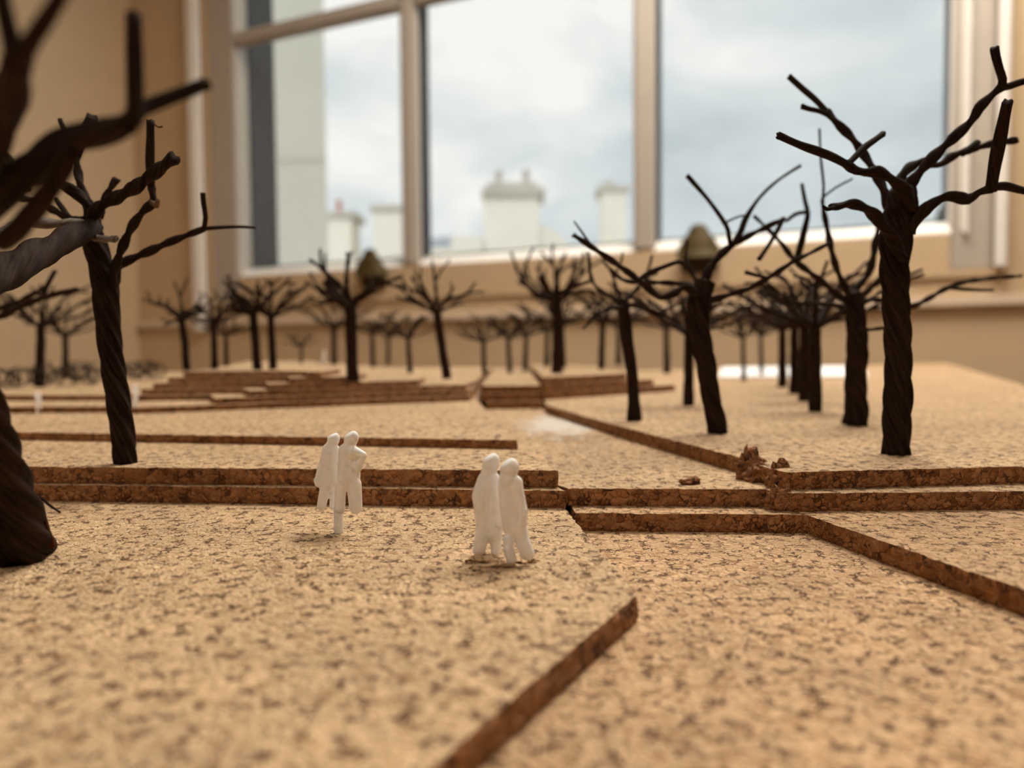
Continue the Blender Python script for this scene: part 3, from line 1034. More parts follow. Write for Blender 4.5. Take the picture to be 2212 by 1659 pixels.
def tube_data(pts, radii, lobes=2, amp=0.25, pitch=0.014, segs=12, step=None, seed=0.0, wobble=0.06, ragged=True):
    step = step or max(0.0005, min(radii) * 0.9)
    pp, rr = smooth_path(pts, radii, step)
    n = len(pp)
    verts, faces, sv = [], [], []
    t0 = (pp[1] - pp[0]).normalized()
    up = Vector((0, -1, 0)) if abs(t0.y) < 0.9 else Vector((1, 0, 0))
    nx = (up - t0 * up.dot(t0)).normalized()
    arc = 0.0
    rnd = random.Random(int(seed * 997) + n)
    for i in range(n):
        if i == 0:
            tg = (pp[1] - pp[0]).normalized()
        elif i == n - 1:
            tg = (pp[-1] - pp[-2]).normalized()
        else:
            tg = (pp[i + 1] - pp[i - 1]).normalized()
        if i:
            arc += (pp[i] - pp[i - 1]).length
        nx = (nx - tg * nx.dot(tg))
        nx = nx.normalized() if nx.length > 1e-6 else tg.orthogonal().normalized()
        ny = tg.cross(nx)
        tw = -2 * math.pi * arc / pitch
        rb = rr[i] * (1 + wobble * noise.noise(Vector((arc * 180, seed * 13.3, 1.0))))
        for j in range(segs):
            th = 2 * math.pi * j / segs
            ph = th - tw
            if lobes == 2:
                lob = 1 - amp * (0.5 - 0.5 * math.cos(2 * ph))
            else:
                lob = 1 - amp * (1 - abs(math.cos(lobes * ph / 2 + 0.6 * math.sin(ph)))) * (0.75 + 0.5 * noise.noise(Vector((math.cos(ph) * 1.3, math.sin(ph) * 1.3, seed))))
            r_ = rb * lob
            if ragged and i >= n - 1 and segs >= 8:
                r_ *= 0.88 + 0.25 * rnd.random()
            p = pp[i] + nx * (r_ * math.cos(th)) + ny * (r_ * math.sin(th))
            if ragged and i == n - 1:
                p = p + tg * (rb * 0.5 * (rnd.random() - 0.4))
            verts.append(p)
            sv.append((math.cos(ph) * 5.0 + seed * 3.1, math.sin(ph) * 5.0, arc * 130))
    for i in range(n - 1):
        for j in range(segs):
            k = (j + 1) % segs
            faces.append((i * segs + j, i * segs + k, (i + 1) * segs + k, (i + 1) * segs + j))
    c0 = len(verts)
    verts.append(pp[0])
    sv.append((seed, 0, 0))
    verts.append(pp[-1] - (pp[-1] - pp[-2]).normalized() * rr[-1] * 0.3)
    sv.append((seed, 0, arc * 130))
    for j in range(segs):
        k = (j + 1) % segs
        faces.append((c0, k, j))
        faces.append((c0 + 1, (n - 1) * segs + j, (n - 1) * segs + k))
    return verts, faces, sv


def tube_obj(name, pts, radii, mat, parent, origin, **kw):
    v, f, sv = tube_data(pts, radii, **kw)
    o = link_mesh(name, v, f, mat, parent, origin, smooth=True)
    at = o.data.attributes.new('strand', 'FLOAT_VECTOR', 'POINT')
    at.data.foreach_set('vector', [c for s in sv for c in s])
    return o


_seed = [0.0]


def nseed():
    _seed[0] += 1.37
    return _seed[0]


def wire_tree(label, z, trunk, branches, d_top=None, lobes=6, amp=0.42, segs=48, pitch=0.045, detail=1.0, group='twisted wire trees', mat='fibre'):
    """trunk: (px, py, width px) from the foot up; branches: (points, dist0, dist1, twigs) with dist as offsets in mm from the trunk top"""
    foot = P(trunk[0][0], trunk[0][1], z)
    d0 = foot.y
    d1 = d_top if d_top else d0
    root = tag(empty('wire_tree', foot), label, 'model tree', group)
    n = len(trunk)
    pts, rad = [], []
    for i, (x, y, w) in enumerate(trunk):
        d = d0 + (d1 - d0) * i / (n - 1)
        pts.append(foot.copy() if i == 0 else Q(x, y, d))
        rad.append(w * d / F / 2)
    tube_obj('trunk', pts, rad, M[mat], root, foot, lobes=lobes, amp=amp, segs=segs, pitch=pitch, step=0.0011 / detail, seed=nseed(), ragged=False)
    # closed end of the twisted bundle
    for br in branches:
        bp, o0, o1, twigs = br[:4]
        bm_ = M[br[4]] if len(br) > 4 else M[mat]
        k = len(bp)
        pp, rr = [], []
        for i, (x, y, w) in enumerate(bp):
            d = d1 + (o0 + (o1 - o0) * i / (k - 1)) / 1000.0
            pp.append(Q(x, y, d))
            rr.append(w * d / F / 2)
        fat = max(w for _, _, w in bp) > 40
        b_ = tube_obj('branch', pp, rr, bm_, root, foot, lobes=4 if fat else 2, amp=0.34 if fat else 0.42, segs=28 if fat else (12 if detail >= 1 else 8),
                      pitch=max(0.009, rr[0] * (27 if fat else 9)), seed=nseed(), step=0.0009 / detail, wobble=0.14 if fat else 0.06)
        for tw in twigs:
            tp, t0, t1 = tw[:3]
            tm = M[tw[3]] if len(tw) > 3 else bm_
            kk = len(tp)
            qq, r2 = [], []
            for i, (x, y, w) in enumerate(tp):
                d = d1 + (t0 + (t1 - t0) * i / (kk - 1)) / 1000.0
                qq.append(Q(x, y, d))
                r2.append(w * d / F / 2)
            tube_obj('twig', qq, r2, tm, b_, foot, lobes=2, amp=0.15, segs=10 if detail >= 1 else 6, pitch=0.03, seed=nseed(), step=0.0012 / detail)
    return root


# --- near tree at the frame edge, out of focus
N1 = wire_tree('thick dark twisted tree cut off by the frame edge, nearest of all', 0.0,
          [(42, 1203, 150), (30, 1130, 128), (8, 1050, 116), (-18, 960, 108), (-48, 860, 100), (-82, 740, 100), (-105, 620, 105), (-115, 520, 110)],
          [([(-110, 560, 90), (-60, 470, 84), (0, 410, 78), (70, 360, 72), (130, 312, 66), (190, 295, 62), (250, 278, 56), (284, 262, 50)], 0, -14,
            [([(286, 268, 46), (292, 235, 40), (291, 150, 36), (290, 95, 36), (289, 28, 37)], -14, -15),
             ([(280, 262, 42), (305, 236, 34), (370, 210, 32), (448, 180, 31)], -14, -8)]),
           ([(-115, 540, 100), (-70, 400, 95), (0, 255, 88), (24, 190, 76), (38, 130, 62)], 0, -26,
            [([(36, 140, 52), (22, 80, 42), (8, 20, 36), (-2, -40, 34)], -26, -28),
             ([(38, 135, 50), (70, 85, 38), (110, 25, 36), (150, -40, 34)], -26, -30)]),
           ([(160, 318, 40), (132, 370, 42), (92, 432, 44), (48, 485, 46), (5, 525, 46)], -10, -4, []),
           ],
          d_top=0.088, lobes=7, amp=0.42, segs=60, pitch=0.06, detail=1.0)
ft = parent_world(N1)
for (pa, wa, mt) in ((([(60, 1085), (85, 1075), (108, 1092), (130, 1107)]), 6, 'fibre'), (([(90, 1085), (97, 1120), (106, 1150), (112, 1185)]), 9, 'fibre_rust'),
                     (([(84, 1072), (94, 1066), (101, 1069)]), 3, 'fibre_cut'), (([(100, 1130), (112, 1160), (118, 1180)]), 6, 'fibre_rust')):
    q = [Q(x, y, ft.y - 0.002) for x, y in pa]
    tube_obj('frayed_fibre', q, [wa * 0.13 / F / 2] * len(q), M[mt], N1, ft, lobes=2, amp=0.3, segs=8, pitch=0.01, seed=nseed())

# --- twisted tree on the long step
wire_tree('tall twisted tree with bright cut stub, standing on the long step beside the plain wall', 0.008,
          [(271, 1001, 48), (266, 940, 52), (255, 860, 51), (242, 780, 50), (233, 700, 53), (229, 640, 55), (222, 590, 54), (210, 545, 50), (198, 500, 48), (194, 470, 44)],
          [([(246, 620, 24), (254, 580, 22), (270, 566, 22), (318, 545, 21), (364, 524, 20), (405, 508, 17), (441, 494, 14)], 2, 10,
            [([(440, 496, 12), (444, 470, 11), (440, 440, 11), (438, 417, 11)], 10, 8), ([(440, 494, 11), (480, 491, 8), (520, 490, 7), (551, 492, 7)], 10, 18)]),
           ([(238, 640, 22), (247, 585, 22), (262, 540, 22), (285, 490, 22), (310, 456, 20), (330, 438, 22), (330, 420, 20), (326, 398, 18)], -1, -2,
            [([(327, 402, 18), (324, 350, 19), (325, 300, 19), (325, 260, 19)], -2, -3), ([(328, 436, 14), (338, 444, 13), (341, 430, 10)], -2, -5, 'fibre_cut'), ([(334, 268, 4), (342, 275, 4), (351, 273, 5)], -3, -3, 'fibre_rust')]),
           ([(200, 470, 28), (214, 448, 30), (250, 428, 30), (290, 406, 31), (335, 372, 31), (377, 341, 32)], -4, -16, []),
           ([(215, 470, 18), (222, 440, 18), (238, 408, 17), (252, 386, 17)], 4, 8, []),
           ([(205, 470, 24), (192, 436, 22), (177, 414, 22), (168, 370, 20), (160, 330, 18)], 0, 6,
            [([(164, 350, 16), (152, 312, 14), (140, 285, 12), (130, 259, 12)], 6, 8), ([(162, 345, 18), (178, 300, 20), (190, 275, 26), (199, 254, 28)], 6, 2)]),
           ([(200, 490, 30), (194, 455, 30), (172, 424, 28), (140, 402, 26), (105, 391, 24), (60, 388, 22), (5, 398, 20), (-30, 410, 18)], 0, -14, []),
           ([(200, 486, 28), (150, 484, 27), (100, 482, 26), (60, 481, 27), (15, 497, 28), (-15, 505, 26)], -4, -24, [], 'fibre_grey'),
           ([(196, 512, 18), (215, 515, 17), (235, 517, 17), (251, 516, 17)], -5, -12, [], 'fibre_grey'),
           ([(200, 492, 46), (160, 508, 56), (110, 534, 62), (60, 560, 70), (5, 590, 76), (-60, 625, 80)], -2, -62, []),
           ([(190, 478, 18), (145, 470, 18), (100, 446, 18), (55, 430, 18), (5, 416, 18), (-20, 410, 18)], 4, 12,
            [([(150, 470, 12), (132, 446, 12), (120, 430, 11)], 5, 9)]),
           ([(60, 410, 17), (36, 366, 17), (16, 340, 17), (-4, 318, 17)], 10, 14, []),
           ])

# --- tree beyond the frame edge whose branches reach in
wire_tree('slender tree mostly hidden by the frame edge, its low forked branch reaching in', 0.0105,
          [(-96, 905, 44), (-100, 840, 40), (-104, 760, 38), (-106, 700, 38)],
          [([(-104, 715, 26), (-50, 700, 22), (0, 684, 18), (45, 662, 16), (90, 644, 14)], 0, -6,
            [([(90, 645, 12), (125, 634, 13), (167, 626, 14)], -6, -10), ([(92, 642, 10), (104, 612, 10), (120, 584, 10)], -6, -4)]),
           ([(-104, 705, 22), (-40, 680, 18), (20, 660, 14), (70, 636, 12), (106, 614, 9)], 4, 12, [])],
          segs=20)

# --- tall twisted tree on the right
wire_tree('tallest sharply focused twisted tree, forking in front of the window frame', 0.008,
          [(1936, 981, 60), (1937, 920, 60), (1940, 840, 60), (1940, 760, 58), (1937, 690, 58), (1934, 630, 58), (1932, 570, 62), (1936, 520, 70), (1944, 470, 74), (1950, 430, 66), (1952, 405, 50)],
          [([(1950, 440, 30), (1962, 404, 28), (1990, 368, 26), (2020, 335, 26), (2062, 296, 25), (2099, 260, 24), (2116, 232, 24), (2140, 208, 23), (2163, 188, 22)], 0, -6,
            [([(2163, 190, 20), (2166, 172, 19), (2159, 150, 18), (2152, 125, 18), (2148, 103, 18)], -6, -10), ([(2160, 190, 18), (2180, 186, 16), (2212, 176, 15), (2262, 170, 15)], -6, -2)]),
           ([(1944, 430, 28), (1946, 385, 26), (1965, 362, 24), (1992, 350, 22), (2027, 356, 20), (2062, 335, 20), (2100, 322, 18), (2150, 309, 17), (2196, 303, 16)], 8, 22,
            [([(2080, 332, 16), (2100, 316, 15), (2112, 307, 14)], 16, 20)]),
           ([(1966, 500, 34), (1984, 468, 30), (2014, 440, 28), (2050, 424, 27), (2092, 430, 25), (2114, 416, 23), (2140, 408, 24)], -2, -14,
            [([(2140, 414, 26), (2150, 350, 28), (2162, 290, 28), (2170, 250, 26), (2176, 220, 24)], -14, -22), ([(2140, 406, 20), (2170, 402, 19), (2212, 412, 18), (2270, 422, 18)], -14, -8)]),
           ([(1966, 452, 40), (1958, 418, 34), (1932, 392, 28), (1900, 372, 26), (1870, 372, 26), (1845, 366, 24), (1828, 354, 20)], -3, -14,
            [([(1834, 358, 20), (1800, 340, 20), (1770, 328, 19), (1725, 312, 18), (1681, 292, 18)], -14, -20), ([(1830, 356, 14), (1846, 340, 15), (1868, 318, 15), (1890, 302, 15), (1907, 290, 16)], -14, -6)]),
           ([(1930, 480, 30), (1916, 430, 26), (1902, 395, 24), (1886, 366, 22), (1866, 334, 21), (1838, 296, 20), (1806, 264, 20), (1786, 240, 17)], 4, 18,
            [([(1790, 246, 15), (1762, 216, 14), (1734, 192, 13), (1705, 166, 14)], 18, 24), ([(1792, 250, 13), (1770, 240, 12), (1750, 236, 11), (1732, 230, 12)], 18, 16)]),
           ([(1950, 560, 34), (1928, 515, 30), (1906, 485, 30), (1884, 460, 28), (1862, 446, 26), (1834, 440, 24), (1810, 446, 20), (1792, 447, 14)], -4, -16,
            [([(1800, 448, 12), (1788, 452, 10), (1778, 446, 8)], -16, -18)]),
           ])

# --- tree in the middle of the plot, leaning
wire_tree('twisted tree leaning over the path edge with wide spread arms', 0.008,
          [(1551, 936, 46), (1544, 895, 44), (1534, 850, 42), (1526, 790, 44), (1514, 730, 46), (1508, 680, 50), (1514, 640, 52), (1524, 606, 44)],
          [([(1510, 640, 24), (1480, 620, 20), (1452, 636, 18), (1424, 642, 18), (1400, 622, 17), (1376, 602, 16), (1340, 576, 16), (1300, 548, 15), (1238, 507, 14)], -2, -14,
            [([(1300, 550, 8), (1276, 528, 7), (1256, 500, 5), (1240, 478, 4)], -10, -6), ([(1380, 604, 11), (1400, 590, 11), (1430, 578, 11), (1464, 566, 11), (1474, 572, 8)], -8, -2)]),
           ([(1506, 620, 18), (1460, 612, 14), (1410, 610, 12), (1350, 606, 11), (1318, 580, 9)], 6, 16, []),
           ([(1520, 620, 28), (1530, 586, 22), (1552, 556, 20), (1578, 532, 18), (1620, 508, 15), (1660, 488, 13), (1694, 472, 12)], 0, 6,
            [([(1578, 532, 13), (1574, 508, 11), (1568, 486, 10), (1530, 432, 10), (1484, 379, 11)], 2, -4), ([(1582, 530, 14), (1600, 500, 14), (1612, 470, 13), (1640, 428, 8), (1680, 390, 7), (1729, 358, 7)], 2, 10),
             ([(1618, 466, 7), (1606, 466, 5), (1590, 470, 5), (1560, 484, 5)], 5, 8), ([(1692, 472, 12), (1678, 500, 10), (1660, 530, 10), (1640, 560, 11)], 6, -2)]),
           ([(1530, 650, 20), (1566, 640, 14), (1620, 622, 14), (1670, 594, 14), (1712, 566, 13), (1752, 546, 10), (1793, 524, 10)], -4, -12,
            [([(1660, 600, 9), (1640, 596, 9), (1610, 588, 9)], -9, -4)]),
           ([(1518, 640, 18), (1500, 600, 13), (1482, 560, 9), (1486, 520, 6)], 10, 20, []),
           ], segs=40, amp=0.38)

# --- second tree of the row
wire_tree('stout twisted tree directly behind the tallest one, second in its row', 0.008,
          [(1846, 919, 56), (1850, 885, 52), (1848, 820, 46), (1852, 760, 46), (1850, 700, 44), (1846, 655, 40), (1838, 632, 36)],
          [([(1838, 650, 22), (1816, 642, 17), (1780, 612, 16), (1745, 585, 16), (1716, 562, 15), (1690, 528, 13), (1660, 496, 10), (1628, 466, 8)], 0, 6,
            [([(1720, 566, 18), (1732, 520, 15), (1744, 470, 13), (1744, 455, 11), (1738, 430, 9), (1732, 396, 7)], 4, 2), ([(1744, 458, 10), (1720, 462, 9), (1698, 478, 8)], 2, 0)]),
           ([(1836, 640, 22), (1818, 606, 16), (1804, 570, 16), (1794, 530, 16), (1786, 490, 14), (1779, 455, 12), (1776, 430, 9)], -4, -12,
            [([(1777, 436, 8), (1779, 400, 6), (1773, 340, 6), (1770, 278, 5)], -12, -14), ([(1778, 426, 6), (1806, 405, 5), (1842, 386, 4)], -12, -20)]),
           ([(1838, 645, 24), (1852, 620, 18), (1874, 594, 18), (1886, 556, 18), (1892, 520, 17), (1898, 490, 14)], 4, 10, []),
           ([(1852, 660, 18), (1880, 648, 13), (1930, 652, 12), (1966, 662, 13), (2000, 648, 13), (2060, 616, 12), (2130, 602, 10), (2206, 596, 9)], 4, 14,
            [([(2052, 622, 9), (2100, 626, 8), (2145, 627, 7)], 9, 13)]),
           ([(1856, 712, 12), (1880, 712, 10), (1910, 708, 9)], -6, -12, []),
           ([(1826, 664, 12), (1780, 656, 10), (1730, 655, 9), (1690, 640, 7)], 12, 24, []),
           ], segs=40, amp=0.34)

# --- slim tree by the path
wire_tree('slim tree standing near the edge of the path with kinked thin arms', 0.008,
          [(1370, 909, 34), (1369, 870, 28), (1367, 820, 25), (1360, 770, 26), (1354, 720, 27), (1348, 675, 28), (1345, 645, 26)],
          [([(1345, 655, 16), (1318, 640, 12), (1290, 622, 10), (1277, 600, 10), (1273, 570, 9), (1271, 545, 9)], 0, 6, [([(1280, 606, 9), (1250, 616, 9), (1205, 634, 9)], 4, 10)]),
           ([(1348, 650, 16), (1372, 628, 12), (1392, 606, 10), (1420, 588, 8)], 4, 16, [([(1390, 610, 8), (1404, 572, 7), (1408, 552, 6)], 10, 14)]),
           ([(1350, 660, 14), (1385, 660, 11), (1420, 676, 10), (1460, 690, 8)], -4, -10, [([(1420, 676, 7), (1450, 664, 6), (1480, 650, 5)], -8, -12)]),
           ([(1344, 655, 14), (1330, 620, 10), (1322, 590, 8), (1300, 560, 7)], 8, 20, [([(1324, 600, 7), (1340, 570, 6), (1345, 545, 5)], 14, 20)]),
           ([(1344, 665, 12), (1310, 668, 9), (1280, 690, 8), (1260, 710, 6)], -6, -14, [])],
          lobes=3, segs=18, amp=0.18, detail=0.7)


# ------------------------------------------------------------------ far trees with drawn main arms
def far_tree(label, z, foot, top, w, arms, extra=4, seed=1):
    extra += 5
    """a smaller tree: trunk and its main arms, filled up with some random thin arms"""
    rnd = random.Random(seed)
    f0 = P(foot[0], foot[1], z)
    br = []
    for a in arms:
        k = len(a)
        o1 = rnd.uniform(-14, 14)
        pts = [(x, y, w * (0.62 - 0.34 * i / (k - 1))) for i, (x, y) in enumerate(a)]
        x, y = a[-2]
        tx, ty = a[-1]
        dx, dy = tx - x, ty - y
        tw = []
        if k > 2:
            tw.append(([(x, y, w * .3), (x + dx * .5 - dy * .35, y + dy * .5 + dx * .35, w * .26), (x + dx * .9 - dy * .8, y + dy * .9 + dx * .8, w * .24)], o1 * .7, o1 * 1.2))
        br.append((pts, 0, o1, tw))
    H = foot[1] - top[1]
    for _ in range(extra):
        s_ = rnd.choice((-1, 1))
        L = H * rnd.uniform(0.35, 0.65)
        el = rnd.uniform(0.2, 1.1)
        x1, y1 = top[0] + s_ * L * .45 * math.cos(el), top[1] - L * .35 * math.sin(el)
        x2, y2 = top[0] + s_ * L * math.cos(el), top[1] - L * math.sin(el)
        o1 = rnd.uniform(-25, 25)
        br.append(([(top[0], top[1] + w * .5, w * .5), (x1, y1, w * .38), (x2, y2, w * .28)], 0, o1,
                   [([(x1, y1, w * .26), ((x1 + x2) / 2 + s_ * 4, y1 - L * .25, w * .22), (x2 - s_ * L * .1, y2 - L * .2, w * .2)], o1 * .5, o1)]))
    mx, my = (foot[0] + top[0]) / 2 + rnd.uniform(-2, 2), (foot[1] + top[1]) / 2
    return wire_tree(label, z, [(foot[0], foot[1], w * 1.1), (mx, my, w), (top[0], top[1] + 8, w), (top[0], top[1] - 4, w * .8)], br, lobes=3, segs=12, amp=0.15, detail=0.45)


zt6, zt4, zt3 = mz[6], mz[4], mz[3]
far_tree('tree with a big U-shaped arm on top of the three-layer terrace', 0.020, (1203, 806), (1203, 648), 24,
         [[(1203, 650), (1165, 640), (1128, 605), (1104, 545)], [(1203, 648), (1240, 632), (1275, 628), (1320, 655)], [(1200, 645), (1201, 600), (1196, 575), (1168, 545)], [(1204, 640), (1206, 590), (1222, 545)], [(1210, 650), (1250, 600), (1262, 545)]], 2, 3)
far_tree('dark tree rooted on the brown mound, its crown before a brass lift', mz[3], (763, 836), (757, 655), 26,
         [[(758, 660), (735, 618), (700, 585), (668, 560)], [(760, 655), (790, 630), (830, 612), (868, 597)], [(756, 660), (748, 610), (752, 560), (748, 545)], [(756, 665), (720, 650), (690, 655)]], 3, 4)
far_tree('tree at the end of the brown mound with one arm straight up', zt4, (966, 818), (944, 668), 19,
         [[(944, 668), (915, 640), (880, 622), (856, 612)], [(944, 660), (940, 610), (933, 562)], [(948, 662), (975, 645), (1005, 636), (1028, 610)]], 2, 5)
far_tree('foremost slim tree at the near end of the brown mound top', zt6, (403, 800), (393, 685), 16,
         [[(394, 685), (365, 665), (330, 655), (308, 645)], [(394, 680), (390, 645), (376, 607)], [(396, 682), (425, 665), (450, 655)], [(393, 690), (372, 695), (352, 705)]], 3, 6)
far_tree('tree with broad V crown on the brown mound top', zt6, (556, 799), (547, 676), 19,
         [[(547, 676), (520, 645), (498, 622), (480, 606)], [(547, 670), (560, 640), (556, 605)], [(549, 674), (585, 640), (612, 615), (628, 598)], [(547, 680), (500, 672), (465, 690)]], 3, 7)

# ------------------------------------------------------------------ small far trees from four prototypes
def local_tube(name, pts, radii, parent, **kw):
    v, f, sv = tube_data([Vector(p) for p in pts], radii, **kw)
    me = bpy.data.meshes.new(name)
    me.from_pydata(v, [], f)
    me.materials.append(M['fibre'])
    me.polygons.foreach_set('use_smooth', [True] * len(me.polygons))
    at = me.attributes.new('strand', 'FLOAT_VECTOR', 'POINT')
    at.data.foreach_set('vector', [c * (1.0 if i < 2 else 0.05) for s in sv for i, c in enumerate(s)])
    o = bpy.data.objects.new(name, me)
    C.objects.link(o)
    o.parent = parent
    return o


def make_proto(seed):
    """trunk of unit height with a flat spreading crown"""
    rnd = random.Random(seed)
    root = empty('wire_tree', (0, 0, 0))
    lx, ly = rnd.uniform(-.06, .06), rnd.uniform(-.06, .06)
    local_tube('trunk', [(0, 0, 0), (lx * .3, ly * .3, .35), (lx * .8, ly * .8, .7), (lx, ly, 1.0)], [.075, .066, .062, .055], root, lobes=3, amp=.16, pitch=1.0, segs=10, step=.05, seed=seed, ragged=False)
    nb = 11
    for k in range(nb):
        a = 2 * math.pi * (k + rnd.uniform(-.3, .3)) / nb
        el = rnd.uniform(.12, 1.0)
        L = rnd.uniform(.55, .85)
        c_, s_ = math.cos(a), math.sin(a)

        def at_(r_, h_):
            return (lx + c_ * r_, ly + s_ * r_, 1.0 + h_)
        e_ = math.cos(el) * L
        h_ = math.sin(el) * L
        b_ = local_tube('branch', [at_(0, -.06), at_(e_ * .25, h_ * .12), at_(e_ * .6, h_ * .5), at_(e_ * .8, h_ * .75)], [.034, .03, .026, .024], root, lobes=2, amp=.35, pitch=.25, segs=6, step=.06, seed=seed + k)
        for sg in (-1, 0, 1):
            aa = a + sg * rnd.uniform(.25, .8)
            l2 = L * rnd.uniform(.3, .55)
            p0 = Vector(at_(e_ * .78, h_ * .73))
            p1 = p0 + Vector((math.cos(aa) * l2 * .5, math.sin(aa) * l2 * .5, l2 * .25 + .02))
            p2 = p0 + Vector((math.cos(aa) * l2, math.sin(aa) * l2, l2 * rnd.uniform(.2, .8)))
            local_tube('twig', [p0, p1, p2], [.02, .018, .017], b_, lobes=2, amp=.1, pitch=.5, segs=5, step=.1, seed=seed + k + sg)
    return root


def copy_tree(o, parent=None):
    c = o.copy()
    C.objects.link(c)
    c.parent = parent
    for ch in list(o.children):
        copy_tree(ch, c)
    return c


protos = [make_proto(s) for s in (5, 18, 33, 47)]
used = set()
small = [
    # label, z, foot px, fork y, rotation, proto
    ('third tree in the row behind the tallest twisted tree', 0.008, (1761, 889), 698, 0.3, 0),
    ('fourth tree in the row behind the tallest twisted tree', 0.008, (1737, 866), 700, 1.7, 1),
    ('fifth tree in the row behind the tallest twisted tree', 0.008, (1716, 850), 703, 2.9, 2),
    ('last tree of the row behind the tallest twisted tree', 0.008, (1690, 836), 706, 4.2, 3),
    ('small far tree in front of the white card, nearer the path', 0.008, (1607, 822), 726, 0.9, 1),
    ('small far tree in front of the white card, nearer the tree row', 0.008, (1645, 813), 722, 2.2, 0),
    ('thin tree between the slim tree and the leaning one', 0.008, (1487, 876), 716, 3.6, 2),
    ('faint far tree just past the end of the three-layer terrace', 0.008, (1441, 807), 706, 5.0, 3),
    ('thick blurred tree right behind the U-armed one', 0.020, (1216, 795), 700, 1.2, 0),
    ('lone tree at the free end of the three-layer terrace', 0.020, (1299, 797), 696, 2.5, 1),
    ('faint tree behind the lone terrace tree', 0.020, (1336, 788), 706, 3.9, 2),
    ('faint tree directly behind the small steps of the path', 0.016, (1046, 812), 735, 0.5, 3),
    ('tree second from the mound behind the path steps', 0.016, (1101, 806), 730, 1.9, 0),
    ('tree third from the mound behind the path steps', 0.016, (1134, 801), 722, 3.1, 1),
    ('faint tree at the near corner of the three-layer terrace', 0.020, (1181, 792), 714, 4.4, 2),
    ('dark upright tree between the mound end tree and the dark one', zt4, (886, 806), 728, 0.2, 1),
    ('tree behind the dark mound tree, on its open side', zt4, (806, 793), 720, 1.4, 2),
    ('faint tree farthest back on the mound', zt4, (838, 788), 726, 2.7, 3),
    ('faint tall tree beside the small white pair on the mound', zt4, (722, 794), 706, 4.0, 0),
    ('faint low tree on the far side of the small white pair', mz[5], (651, 793), 748, 5.2, 1),
    ('tree between the foremost mound tree and the V-crowned tree', zt6, (464, 797), 698, 0.8, 2),
    ('faint tree just behind the in-between mound tree', zt6, (489, 791), 722, 2.0, 3),
    ('thin leaning tree next to the V-crowned tree', zt6, (590, 798), 682, 3.3, 0),
    ('small tree standing in the shrubs, nearer the frame edge', mz[2], (86, 836), 700, 4.6, 1),
    ('small tree standing in the shrubs, nearer the twisted tree', mz[2], (142, 818), 722, 5.8, 2),
]
for (lab, z, ft_, fy, rot, pi_) in small:
    if pi_ in used:
        o = copy_tree(protos[pi_])
    else:
        o = protos[pi_]
        used.add(pi_)
    f0 = P(ft_[0], ft_[1], z)
    h_ = (ft_[1] - fy) * f0.y / F
    o.location = f0
    wd = 0.8 if ft_[1] in (822, 813) else 1.1
    o.scale = (h_ * wd, h_ * wd, h_)
    o.rotation_euler = (0, 0, rot)
    tag(o, lab, 'model tree', 'twisted wire trees')

# ------------------------------------------------------------------ wire shrubs
ords = ['first', 'second', 'third', 'fourth', 'fifth', 'sixth', 'seventh', 'eighth', 'ninth', 'tenth']
for k in range(10):
    rnd = random.Random(100 + k)
    px = [8, 42, 74, 106, 138, 172, 206, 258, 292, 328][k]
    z = mz[2]
    if k > 7:
        z = mz[2]
    f0 = P(px, 838 - (k > 6) * 9 - k * 0.8, z)
    sc_ = 0.0056 * rnd.uniform(.9, 1.15) * f0.y / 0.40
    vs_, fs_, ss_ = [], [], []
    for j in range(9):
        c_ = Vector((rnd.uniform(-.7, .7), rnd.uniform(-.7, .7), rnd.uniform(.75, 1.25)))
        ax = Vector((rnd.uniform(-1, 1), rnd.uniform(-1, 1), rnd.uniform(-.5, .5))).normalized()
        u_ = ax.orthogonal().normalized()
        w_ = ax.cross(u_)
        r_ = rnd.uniform(.5, .95)
        ph = rnd.uniform(0, 6.28)
        pts = []
        for i in range(9):
            a = ph + i * 0.72
            p = c_ + (u_ * math.cos(a) + w_ * math.sin(a)) * r_ + ax * (i * .05)
            p.z = max(p.z, 0.06)
            pts.append(f0 + p * sc_)
        v, f, sv = tube_data(pts, [sc_ * .05] * len(pts), lobes=2, amp=.2, pitch=.01, segs=5, step=sc_ * .35, seed=k + j, ragged=False)
        b0 = len(vs_)
        vs_ += v
        ss_ += sv
        fs_ += [tuple(q + b0 for q in face) for face in f]
    o = link_mesh('wire_shrub', vs_, fs_, M['fibre_shrub'], None, f0, smooth=True)
    at = o.data.attributes.new('strand', 'FLOAT_VECTOR', 'POINT')
    at.data.foreach_set('vector', [c for s in ss_ for c in s])
    tag(o, f'tangled grey-brown wire shrub, {ords[k]} of the hedge counted from the frame edge', 'model shrub', 'wire shrubs of the hedge')


